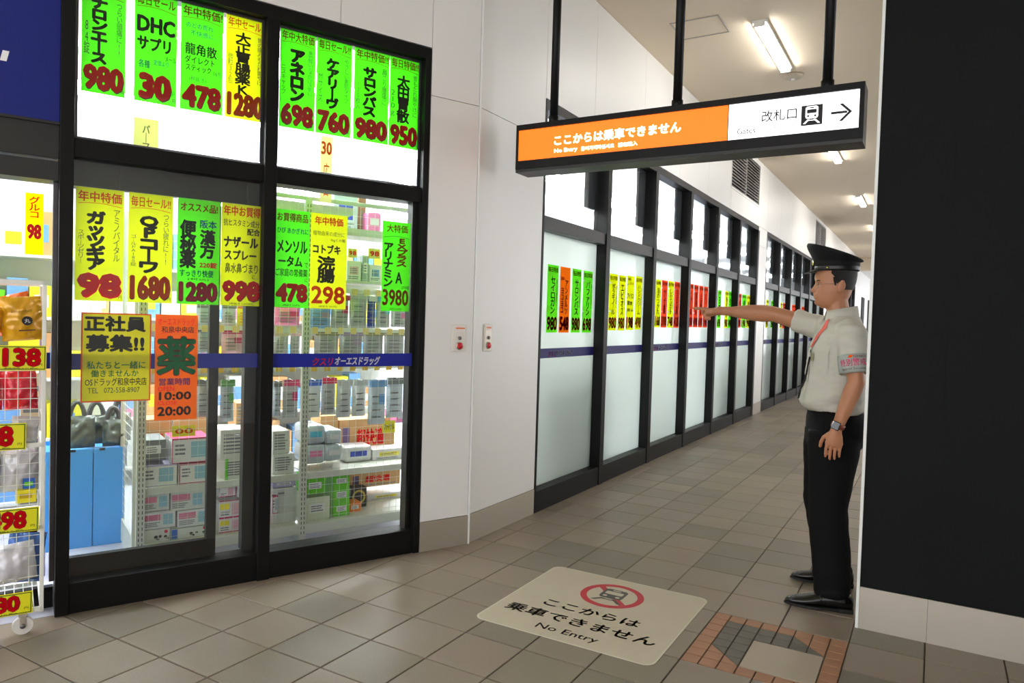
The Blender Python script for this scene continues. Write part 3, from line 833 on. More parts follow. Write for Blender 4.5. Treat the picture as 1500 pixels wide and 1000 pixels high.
it = [('N', '年中特価!', .05, .875, .97, .97, 'h', .02), ('N', '', .05, .855, .95, .845, 'line', 0), ('B', 'のどの荒れ', .12, .77, .75, .82, 'h', 0), ('B', '不快感に…', .22, .70, .90, .75, 'h', 0),
      ('K', '龍角散', .10, .52, .85, .63, 'h', .02), ('K', 'ダイレクト', .10, .44, .80, .51, 'h', .02), ('K', 'スティック', .12, .37, .72, .43, 'h', .02), ('S', '16包', .78, .36, .98, .41, 'h', 0), ('S', '(税抜き)', .2, .27, .6, .32, 'h', 0)] + price('478')
up(1.713, 1.515, PG, it, 'green price poster 478 with several small lines of writing in the upper window')
up(1.501, 1.303, PY, std('年中セール!!', '大正胃腸薬K', '胃の痛みもたれ胃やけ', '微粒32包', '1280', 'O', 'O', mx=(.24, .60), mz=(.24, .84)), 'the only yellow price poster in the upper window, price 1280')
up(1.228, 1.035, PG, std('年中大特価', 'アネロン', '乗物酔いの予防はき気に', 'ニスキャップ', '698', mx=(.28, .68)), 'green price poster 698 in the upper window, first past the middle mullion')
up(1.028, 0.826, PG, std('毎日セール!!', 'ケアリーヴ', 'やさしい素肌タイプ', 'Mサイズ', '760', mx=(.28, .62)), 'green price poster 760 in the upper window')
up(0.811, 0.596, PG, std('年中特価!!', 'サロンパス', '肩こり腰痛に…', '120枚入', '980', mx=(.26, .62)), 'green price poster 980 between the 760 and 950 ones in the upper window')
up(0.593, 0.402, PG, std('毎日特価!!', '太田胃散', '胃もたれ胸やけに', '210g', '950', mx=(.26, .66)), 'green price poster 950, last in the upper window')
LZ = 1.452; LH = .525
def lo(s0, s1, pm, items, label, z0=LZ, z1=LZ + LH): return up(s0, s1, pm, items, label, z0, z1, GL)
lo(2.148, 1.950, PY, std('年中特価', 'ガッツギア', 'アミノバイタル', 'スポーツゼリー', '98', 'C', 'O', mx=(.24, .60), out='R'), 'yellow price poster with pink 98 beside the entrance post')
it = std('毎日セール!!', 'QPコーワ', 'つらい疲れに!!', 'ゴールドA180錠', '1680', 'O', 'O', mx=(.26, .66))
lo(1.930, 1.737, PY, it, 'yellow price poster with orange 1680 in the lower window')
it = [('N', 'オススメ品!', .06, .88, .94, .96, 'h', .03), ('K', '便秘薬', .05, .34, .44, .80, 'v', .045), ('B', '阪本', .52, .73, .92, .81, 'h', .02), ('K', '漢方', .52, .44, .90, .72, 'v', .045), ('R', '220錠', .52, .35, .94, .41, 'h', .03),
      ('T', 'すっきり快便', .06, .26, .86, .33, 'h', .03), ('K', '(税込)', .25, .225, .75, .25, 'h', 0)] + price('1280', 'P', z1=.215)
lo(1.714, 1.515, PG, it, 'green price poster with crimson 1280 in the lower window')
it = [('O', '年中お買得', .05, .88, .94, .98, 'h', .03), ('K', '抗ヒスタミン成分', .05, .78, .92, .85, 'h', .01), ('K', '配合', .62, .70, .94, .77, 'h', .03), ('K', 'ナザール', .06, .57, .90, .68, 'h', .05), ('K', 'スプレー', .08, .45, .86, .55, 'h', .045),
      ('K', '鼻水鼻づまり', .10, .32, .90, .42, 'h', .015), ('K', 'に…', .76, .27, .92, .31, 'h', 0)] + price('998', z0=.045, z1=.25) + [('K', '(税抜き 1,077円)', .22, .005, .80, .03, 'h', 0)]
lo(1.508, 1.302, PY, it, 'yellow price poster with red 998 before the middle mullion')
it = [('N', 'お買得商品', .05, .88, .94, .97, 'h', .03), ('B', 'ひび あかぎれに', .06, .76, .96, .82, 'h', .01), ('K', 'メンソル', .06, .56, .94, .69, 'h', .045), ('K', 'ータム', .10, .42, .80, .53, 'h', .045), ('K', 'で', .86, .42, .97, .47, 'h', 0),
      ('K', 'ご家庭の常備薬', .03, .32, .95, .40, 'h', .015), ('K', 'に', .88, .27, .96, .31, 'h', 0)] + price('478', z0=.06, z1=.25) + [('K', '(税抜き 516円)', .25, .01, .75, .035, 'h', 0)]
lo(1.235, 1.047, PG, it, 'green price poster 478 in the lower window beside the middle mullion')
it = [('O', '年中特価', .10, .88, .88, .97, 'h', .03), ('S', '植物由来の成分に', .06, .77, .92, .82, 'h', .0), ('S', '1kgくの箱', .55, .71, .94, .75, 'h', .01), ('K', 'コトブキ', .06, .58, .82, .68, 'h', .05), ('K', '浣腸', .18, .27, .68, .56, 'v', .05)] + price('298', 'O', z0=.05, z1=.24, out=None, b=.03) + [('K', '(税抜き 321円)', .25, .01, .75, .035, 'h', 0)]
lo(1.041, 0.831, PY, it, 'yellow price poster with orange 298 just past the green poster at the middle mullion')
it = [('N', '大特価', .14, .88, .88, .97, 'h', .02), ('S', '', .05, .82, .95, .82, 'line', 0), ('K', 'アリナミン', .05, .27, .38, .76, 'v', .05), ('K', 'A', .48, .31, .72, .44, 'h', .03), ('N', 'EXプラス', .50, .50, .90, .82, 'v', .07), ('K', '270錠', .70, .25, .98, .29, 'h', 0)] + price('3980', 'N', z0=.06, z1=.245, out=None, b=.03) + [('K', '(税抜き 4,298円)', .3, .012, .72, .035, 'h', 0)]
lo(0.614, 0.432, PG, it, 'green price poster 3980 hung alone near the corner of the shop front')
it = [('K', '正社員', .04, .79, .92, .97, 'h', .042), ('K', '募集!!', .06, .56, .90, .76, 'h', .042), ('G', '私たちと一緒に', .08, .37, .92, .46, 'h', .015), ('G', '働きませんか', .14, .28, .82, .36, 'h', .015), ('K', 'OSドラッグ和泉中央店', .06, .18, .94, .27, 'h', .01), ('S', 'TEL   072-558-8907', .10, .10, .84, .16, 'h', .0)]
p = up(2.120, 1.825, PY2, it, 'broad yellow staff wanted poster with orange border and green writing', .974, 1.396, GL)
b_ = MB(); w_, h_ = .295, .422; e = .006
for r in ((0, w_, 0, e), (0, w_, h_ - e, h_), (0, e, e, h_ - e), (w_ - e, w_, e, h_ - e)): b_.add([(r[0], -.002, r[2]), (r[1], -.002, r[2]), (r[1], -.002, r[3]), (r[0], -.002, r[3])], [(0, 1, 2, 3)])
b_.build('orange_border', INKS['O'], p)
it = [('R', 'オーエスドラッグ', .06, .90, .92, .97, 'h', .01), ('K', '和泉中央店', .14, .83, .90, .89, 'h', .01), ('R', '', .10, .815, .92, .835, 'line', 0), ('D', '薬', .03, .42, .97, .80, 'h', .040), ('G', '薬', .04, .43, .96, .79, 'h', .022), ('B', '営業時間', .10, .33, .82, .40, 'h', .01),
      ('R', 'OPEN', .08, .275, .46, .32, 'h', .01), ('K', '10:00', .10, .19, .86, .27, 'h', .035), ('R', 'CLOSE', .08, .145, .52, .18, 'h', .01), ('K', '20:00', .07, .04, .86, .13, 'h', .035)]
up(1.807, 1.611, PO, it, 'orange opening hours poster with one big green character', .872, 1.396, GL)
# posters seen from behind, farther inside
poster(FA @ T(-1.86, 0.50, 2.10), .12, .34, paper('paper_cream', (0.85, .78, .45, 1), .5), [('S', 'パーマコンマ', .35, .1, .65, .9, 'v', .02)], 'faint cream poster seen from behind below the 30 poster', 'posters deeper in the shop')
poster(FA @ T(-2.335, 0.42, 1.67), .075, .30, PY, [('R', 'グルコ', .2, .6, .8, .95, 'v', .03), ('C', '98', .1, .25, .9, .5, 'h', .06)], 'narrow yellow poster with red and pink print inside the entrance', 'posters deeper in the shop')
poster(FA @ T(-0.86, 0.44, 2.10), .075, .40, paper('paper_pale', (0.9, .82, .55, 1), .5), [('O', '30', .05, .72, .95, .92, 'h', .04), ('O', '広告', .25, .1, .75, .6, 'v', .02)], 'pale poster with faint orange 30 seen below the 760 poster', 'posters deeper in the shop')

# passage posters, outside of the frosted panes
GP = 'price posters on the frosted passage windows'
def pp(a0, a1, pm, main, pr, label, head='毎日特価', z0=1.335, z1=1.845, ink='R', big=True):
    a0 *= 1.031; a1 *= 1.031; z0 = 1.42 + (z0 - 1.42) * 1.031; z1 = 1.42 + (z1 - 1.42) * 1.031
    it = [('N', head, .06, .89, .94, .97, 'h', .02), ('P' if pm is PR else 'K', main, .30, .28, .72, .83, 'v', .02), ('S', '毎日の健康に', .80, .40, .92, .80, 'v', 0)] + price(pr, ink, z1=.24, out=None, b=.045)
    return poster(FC @ T(a0, .081, z0), a1 - a0, z1 - z0, pm, it, label, GP)
A0 = 0.03
pp(4.755, 4.935, PG, 'セイロガン', '980', 'green price poster 980, very first on the frosted windows')
it = [('R', 'NEW', .1, .80, .4, .85, 'h', .02), ('K', 'アンメルツ', .48, .28, .80, .80, 'v', .02), ('P', 'ヨコヨコ', .12, .30, .36, .68, 'v', .04)] + price('548', out=None)
poster(FC @ T(5.119, .081, 1.332), .180, .525, PO, it, 'orange price poster between green ones on the first frosted pane', GP)
pp(5.178, 5.345, PG, 'サロンパス', '980', 'green price poster 980 just after the orange one on the first frosted pane')
pp(5.385, 5.570, PG, 'バファリン', '698', 'green price poster 698 ending the first frosted pane')
pp(5.93, 6.12, PY, 'ボラギノール', '980', 'yellow price poster 980, first on the second frosted pane', z0=1.355, z1=1.86)
pp(6.155, 6.32, PY, 'エビオス', '980', 'yellow price poster 980, second on the second frosted pane', z0=1.355, z1=1.86)
it = [('O', '年中', .1, .90, .5, .97, 'h', .02), ('O', 'セール', .4, .84, .9, .90, 'h', .02), ('K', 'アイリス', .08, .58, .92, .68, 'h', .04), ('K', '配合', .1, .46, .8, .54, 'h', .04), ('K', '目薬 15ml', .08, .34, .92, .40, 'h', .02)] + price('198', out=None)
poster(FC @ T(6.552, .081, 1.358), .190, .526, PY, it, 'yellow price poster 198 with blocks of writing on the second frosted pane', GP)
pp(6.580, 6.752, PY, 'ハンドクリーム', '498', 'yellow price poster 498 ending the second frosted pane', z0=1.365, z1=1.88)
pp(7.15, 7.32, PY, '目のつかれ', '168', 'yellow price poster 168, first on the third frosted pane', z0=1.39, z1=1.885)
pp(7.345, 7.53, PR, 'かぜ薬', '598', 'plain orange red poster between two yellow ones on the third frosted pane', z0=1.39, z1=1.89, ink='O')
pp(7.55, 7.745, PY, 'しみそばかす', '748', 'yellow price poster 748, third on the third frosted pane', z0=1.39, z1=1.895)
pp(7.768, 7.96, PR, '湿布薬', '428', 'deep orange red poster ending the third frosted pane', z0=1.39, z1=1.90)
for k, (a, b, s, p_) in enumerate([(8.32, 8.49, 'うがい薬', '298'), (8.51, 8.70, '解熱薬', '498'), (8.725, 8.905, '点鼻薬', '698'), (8.93, 9.12, 'のど飴', '198')]):
    pp(a, b, PR, s, p_, ['first', 'second', 'third', 'fourth'][k] + ' of the four orange red posters side by side at the pointing hand', z0=1.40, z1=1.91, ink='C')
pp(9.60, 9.78, PG, '目薬', '698', 'single green poster on the pane behind the wrist', z0=1.40, z1=1.90)
pp(9.98, 10.16, PY, '胃薬', '980', 'yellow poster beside a green one on the pane behind the wrist', z0=1.40, z1=1.91)
pp(10.18, 10.36, PG, '包帯', '498', 'bright green poster ending the pane behind the wrist', z0=1.40, z1=1.91)
pp(10.76, 10.95, PR, '絆創膏', '298', 'salmon poster first on the pane behind the forearm', z0=1.41, z1=1.91)
pp(10.98, 11.26, PG, '綿棒', '198', 'wide green poster on the pane behind the forearm', z0=1.41, z1=1.91)
pp(11.29, 11.52, PY, '軟膏', '798', 'yellow poster ending the pane behind the forearm', z0=1.41, z1=1.91)
for k, (a, b, pm, s, lab) in enumerate([(12.75, 12.95, PY, '入浴剤', 'yellow poster first past the white pillar'), (13.2, 13.4, PG, '歯磨', 'green poster on the first pane past the white pillar'), (14.05, 14.25, PY, '洗剤', 'yellow poster on the second pane past the white pillar'), (14.32, 14.62, PR, '石鹸', 'red poster on the second pane past the white pillar'), (15.3, 15.75, PR, '紙', 'wide red poster above the short sleeve'), (16.5, 16.9, PR, '茶', 'red poster on the pane beyond the short sleeve')]):
    pp(a, b, pm, s, str(198 + 100 * k), lab, z0=1.42, z1=1.90)

# blue bands
def band(M, x0, x1, y, parent, logo=False, lx=None, lw=.40):
    b = MB().box(x0, x1, y, y + .0006, 0, .075).build('blue_band', M_BLUE_DIMMED if y > .08 and y < .1 else M_BLUE, parent, M)
    if logo:
        r = MB(); text(r, 'クスリ', lx, .008, lx + lw * .29, .040 + .012, y - .0008, .035, shear=.15); r.build('red_lettering', mat('logo_red', rgb(226, 40, 70), .6), b)
        r = MB(); text(r, 'オーエスドラッグ', lx + lw * .32, .008, lx + lw, .058, y - .0010, .05, shear=.15); r.build('white_lettering', M_WHITEI, b)
w1 = bpy.data.objects['window_1']
band(FA @ T(0, 0, 1.128), -2.158, -1.312, .066, w1)
band(FA @ T(0, 0, 1.128), -1.248, -.415, .040, w1, True, -1.026, .40)
band(FA @ T(0, 0, 1.128), -2.60, -2.236, .16, bpy.data.objects['door_2'])
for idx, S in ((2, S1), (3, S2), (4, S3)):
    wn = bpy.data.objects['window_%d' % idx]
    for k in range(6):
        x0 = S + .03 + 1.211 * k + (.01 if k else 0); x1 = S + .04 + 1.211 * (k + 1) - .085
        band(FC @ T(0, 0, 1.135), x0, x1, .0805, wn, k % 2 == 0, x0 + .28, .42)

# ================================================================ SHOP RACK behind the glass
RK = FA
rack = empty('shop_rack', FA @ T(-0.9, 0.5, 0), 'ivory steel shop rack with slotted uprights and wire mesh back facing the window', 'rack')
def rk(name, mb, m_=M_UPR): return mb.build(name, m_, rack)
def upright(x, yb=.0, top=2.135):
    u = MB(); u.box(x - .022, x + .022, yb, yb + .03, 0, top, ch=.002); o = rk('upright', u)
    s = MB(); z = .06
    while z < top - .04:
        for dx in (-.009, .009): s.box(x + dx - .002, x + dx + .002, yb - .0008, yb + .001, z, z + .018)
        z += .03
    so = s.build('slots', M_SLOT, o); so['kind'] = 'stuff'
    f = MB().box(x - .016, x + .016, yb + .03, yb + .40, .0, .055, ch=.002); rk('foot', f)
for x in (-.90 + 0.0, 0.0, .86): upright(x)
for x0, x1 in ((-.878, -.022), (.022, .84)):
    b = MB(); b.box(x0, x1, 0.004, .024, .058, .118, ch=.002); rk('plinth', b)
    b = MB(); b.box(x0, x1, .0, .020, 2.112, 2.136, ch=.002); rk('top_bar', b)
    b = MB(); b.box(x0, x1, .03, .42, .100, .118); rk('base_shelf', b)
    b = MB(); b.box(x0, x1, .03, .42, .425, .432); b.box(x0, x1, .03, .036, .392, .425); rk('shelf', b)
    w = MB(); x = x0 + .02
    while x < x1: w.tube([(x, .022, .12), (x, .022, 2.11)], .0011, 4, cap=False); x += .05
    z = .15
    while z < 2.1: w.tube([(x0, .0205, z), (x1, .0205, z)], .0011, 4, cap=False); z += .05
    o = rk('wire_mesh', w, M_STEELW); o['kind'] = 'stuff'
    for z in (1.56, 1.31, 1.075):
        b = MB(); b.box(x0, x1, .06, .075, z, z + .022); h_ = rk('hook_bar', b, M_STEELW)
        if x0 > 0 or z < 1.5:
            tags = MB(); x = x0 + .03; cols = []
            while x < x1 - .05: tags.box(x, x + .038, .054, .058, z - .012, z + .03); x += .085
            o = tags.build('price_tag_row', mat('tag_cream', rgb(240, 214, 140), .6) if z > 1.2 else mat('tag_amber', rgb(232, 190, 70), .6), h_); o['kind'] = 'stuff'
b = MB(); b.box(.022, .84, .03, .30, 1.928, 1.972); rk('shelf', b)
b = MB(); b.box(.022, .84, .03, .30, 1.625, 1.642); rk('shelf', b)
# rounded gussets at the head of the middle upright
g = MB()
for s in (-1, 1):
    pts = [(0, 2.10), (0, 1.99)] + [(s * (.05 + .25 * math.sin(a)), 2.06 - .07 * math.cos(a) ** 2 + 0.0) for a in (0.1, .5, .9, 1.3, 1.57)] + [(s * .3, 2.10)]
    if s < 0: pts = pts[::-1]
    g.prism(pts, lambda p: (p[0], .032, p[1]), lambda p: (p[0], .036, p[1]))
rk('gusset', g)
# end panel of wire mesh reaching into the shop
e = MB(); x = -.925
e.box(x - .012, x + .012, .03, .05, .02, 2.0).box(x - .012, x + .012, .55, .57, .02, 2.0).box(x - .006, x + .006, .05, .55, .02, .15)
rk('end_frame', e)
w = MB(); y = .09
while y < .55: w.tube([(x, y, .15), (x, y, 2.0)], .0012, 4, cap=False); y += .05
z = .15
while z < 2.0: w.tube([(x, .05, z), (x, .55, z)], .0012, 4, cap=False); z += .05
o = rk('end_mesh', w, M_STEELW); o['kind'] = 'stuff'

# ---- goods on the rack; each one its own thing
GC = {'green': rgb(96, 196, 24), 'paleg': rgb(214, 222, 196), 'white': rgb(232, 232, 232), 'gwhite': rgb(214, 218, 212), 'carton': rgb(206, 158, 104), 'black': rgb(52, 48, 50), 'orange': rgb(238, 128, 50),
      'ice': rgb(196, 208, 216), 'navy': rgb(40, 60, 150), 'pink': rgb(226, 130, 178), 'pinkb': rgb(222, 178, 192), 'yellow': rgb(240, 226, 40), 'gbl': rgb(160, 174, 182), 'grey': rgb(170, 172, 172), 'whit': rgb(226, 230, 226),
      'silver': rgb(200, 202, 204), 'dgrey': rgb(112, 116, 118), 'magenta': rgb(190, 30, 96), 'magenta2': rgb(190, 60, 120), 'violet': rgb(176, 170, 206), 'brown': rgb(150, 112, 78), 'cyan': rgb(90, 190, 220), 'lblue': rgb(110, 160, 214),
      'blue': rgb(40, 96, 190), 'red': rgb(210, 30, 70), 'beige': rgb(226, 210, 180), 'olive': rgb(146, 138, 96), 'olive2': rgb(172, 160, 96), 'purple': rgb(166, 144, 176), 'gold': rgb(190, 170, 70), 'pinkl': rgb(214, 120, 150), 'green2': rgb(90, 150, 90)}
def gm(k, foil=False):
    c = GC.get(k, GC['white'])
    return mat('goods_' + k + ('_foil' if foil else ''), c, .28 if foil else .55, .35 if foil else 0, bump=.25 if foil else 0, bump_scale=30)
M_PRINT = mat('grey_print', rgb(120, 124, 130), .6)
def goods_box(M, w, h, t, body, acc, label, group):
    p = MB().box(0, w, 0, t, 0, h, ch=.0015).build('carton' if body == 'carton' else 'packaged_box', gm(body), None, M); setp(p, label, 'box', group)
    y = -.0006; fn = lambda a, b: None
    def R(name, x0, x1, z0, z1, m_):
        b = MB(); b.add([(x0 * w, y, z0 * h), (x1 * w, y, z0 * h), (x1 * w, y, z1 * h), (x0 * w, y, z1 * h)], [(0, 1, 2, 3)]); return b.build(name, m_, p)
    def lines(x0, x1, z0, z1, n, m_=M_PRINT):
        b = MB()
        for i in range(n):
            z = z0 + (z1 - z0) * (i + .5) / n; e_ = .25 / n * (z1 - z0); xx = x1 - random.random() * .3 * (x1 - x0)
            b.add([(x0 * w, y * 1.5, (z - e_) * h), (xx * w, y * 1.5, (z - e_) * h), (xx * w, y * 1.5, (z + e_) * h), (x0 * w, y * 1.5, (z + e_) * h)], [(0, 1, 2, 3)])
        b.build('small_print', m_, p)
    if acc == 'redtext':
        b = MB(); s = '超快適' if w > .3 else '品'
        text(b, s, .30 * w, .30 * h, .80 * w, .74 * h, y, .04); b.build('red_lettering', M_RED, p)
        R('violet_mark', .06, .18, .25, .8, mat('violet_print', rgb(110, 90, 130), .6)); lines(.3, .95, .08, .2, 1)
    elif acc == 'gold':
        b = MB(); b.disc((w * .5, y, h * .52), h * .36, 'y', 24, r_in=h * .26); b.build('gold_ring', gm('gold'), p)
    elif acc in ('pinkl', 'pinkl2'):
        R('pink_label', .04, .56, .50, .86, gm('pinkl')); R('blue_figures', .64, .92, .2, .85, mat('pale_blue_print', rgb(150, 196, 214), .6)); lines(.05, .55, .12, .42, 3)
    elif acc in ('panda', 'panda2'):
        b = MB()
        for cx, cz, r_ in ((.52, .38, .16), (.66, .42, .12), (.58, .22, .1), (.84, .36, .13), (.92, .24, .1)): b.disc((cx * w, y, cz * h), r_ * h, 'y', 10)
        b.build('black_spots', M_INK, p)
        b = MB(); b.disc((.86 * w, y, .78 * h), .14 * h, 'y', 16); b.build('red_dot', gm('red'), p)
        if acc == 'panda2': R('blue_end', .02, .18, .05, .95, gm('blue'))
    elif acc in ('docs', 'docsg', 'plain'):
        if acc != 'plain': lines(.1, .9, .15, .88, 6)
        else: lines(.2, .5, .8, .9, 1)
        if acc == 'docsg': R('green_edge', 0, .14, 0, 1, gm('green'))
    elif acc in ('magenta', 'violet'):
        b = MB(); e_ = .004
        for r_ in ((0, w, 0, e_), (0, w, h - e_ * 2, h), (0, e_, 0, h)): b.add([(r_[0], y, r_[2]), (r_[1], y, r_[2]), (r_[1], y, r_[3]), (r_[0], y, r_[3])], [(0, 1, 2, 3)])
        b.add([(0, 0, h + .0006), (w, 0, h + .0006), (w, t, h + .0006), (0, t, h + .0006)], [(0, 1, 2, 3)])
        b.build('coloured_edge', gm(acc), p); R('blue_figures', .5, .9, .2, .85, mat('pale_blue_print', rgb(150, 196, 214), .6)); lines(.08, .4, .3, .8, 3)
    elif acc in ('magy', 'magy2', 'magenta2'):
        b = MB(); e_ = .005
        for r_ in ((0, w, 0, e_), (0, w, h - e_, h), (w - e_, w, 0, h)): b.add([(r_[0], y, r_[2]), (r_[1], y, r_[2]), (r_[1], y, r_[3]), (r_[0], y, r_[3])], [(0, 1, 2, 3)])
        b.build('magenta_edge', gm('magenta'), p)
        if acc != 'magenta2': R('yellow_label', .04, .40, .48, .84, gm('yellow'))
        R('pink_figures', .5, .82, .15, .85, gm('pinkb')); lines(.06, .42, .12, .4, 2)
    else:
        R('label', .2, .8, .32, .72, gm(acc)); lines(.25, .75, .36, .66, 3, M_PRINT)
        if body in ('white', 'gwhite', 'ice'): lines(.1, .9, .08, .26, 2)
    return p
def pillow(mb, w, h, t, seed=0, crk=.004, nx=8, nz=12, yoff=0.0, flat_back=False):
    rnd = random.Random(seed); off = Vector((rnd.random() * 50, rnd.random() * 50, 0))
    vs = []; fs = []
    for side in (0, 1):
        for j in range(nz + 1):
            for i in range(nx + 1):
                u = i / nx; v = j / nz
                e_ = max(0, (1 - (2 * u - 1) ** 2)) ** .7 * max(0, (1 - (2 * v - 1) ** 2)) ** .5
                n_ = noise.noise(Vector((u * 5, v * 5, side * 9)) + off)
                d = t / 2 * e_ + crk * n_ * (1 if e_ > 0 else 0)
                if side and flat_back: d *= .4
                vs.append((u * w + .002 * noise.noise(Vector((v * 9, 0, seed))), yoff + (-d if side == 0 else d), v * h))
        o = side * (nx + 1) * (nz + 1)
        for j in range(nz):
            for i in range(nx):
                a = o + j * (nx + 1) + i; q_ = (a, a + 1, a + nx + 2, a + nx + 1)
                fs.append(q_ if side == 0 else q_[::-1])
    mb.add(vs, fs, True); return mb
def goods_bag(M, w, h, t, body, acc, label, group, seed):
    foil = body in ('silver', 'whit')
    mb = MB(); pillow(mb, w, h, max(t, .02), seed, .006)
    p = mb.build('hanging_bag', gm(body, True), None, M @ T(0, t / 2, 0)); setp(p, label, 'bag', group)
    hd = MB(); y = -t / 2 - .002
    hd.box(0, w, y, y + .002, h * .84, h * 1.0); o = hd.build('bag_header', gm(acc), p)
    hk = MB().tube([(w / 2, y + .05, h * 1.01), (w / 2, y - .012, h * .985), (w / 2, y - .018, h * 1.0)], .0022, 6); hk.build('hook', M_STEELW, p)
    lb = MB(); rnd = random.Random(seed)
    for i in range(4):
        z = h * (.16 + .15 * i); lb.add([(w * .16, y - .001, z), (w * (.5 + .34 * rnd.random()), y - .001, z), (w * (.5 + .34 * rnd.random()), y - .001, z + h * .035), (w * .16, y - .001, z + h * .035)], [(0, 1, 2, 3)])
    lb.build('small_print', gm('dgrey' if body != 'yellow' else 'orange'), p)
    if acc in ('lblue', 'cyan', 'green2', 'magenta', 'purple', 'pink'):
        lb = MB(); lb.add([(w * .55, y - .0015, h * .45), (w * .9, y - .0015, h * .45), (w * .9, y - .0015, h * .68), (w * .55, y - .0015, h * .68)], [(0, 1, 2, 3)]); lb.build('label', gm(acc), p)
    return p
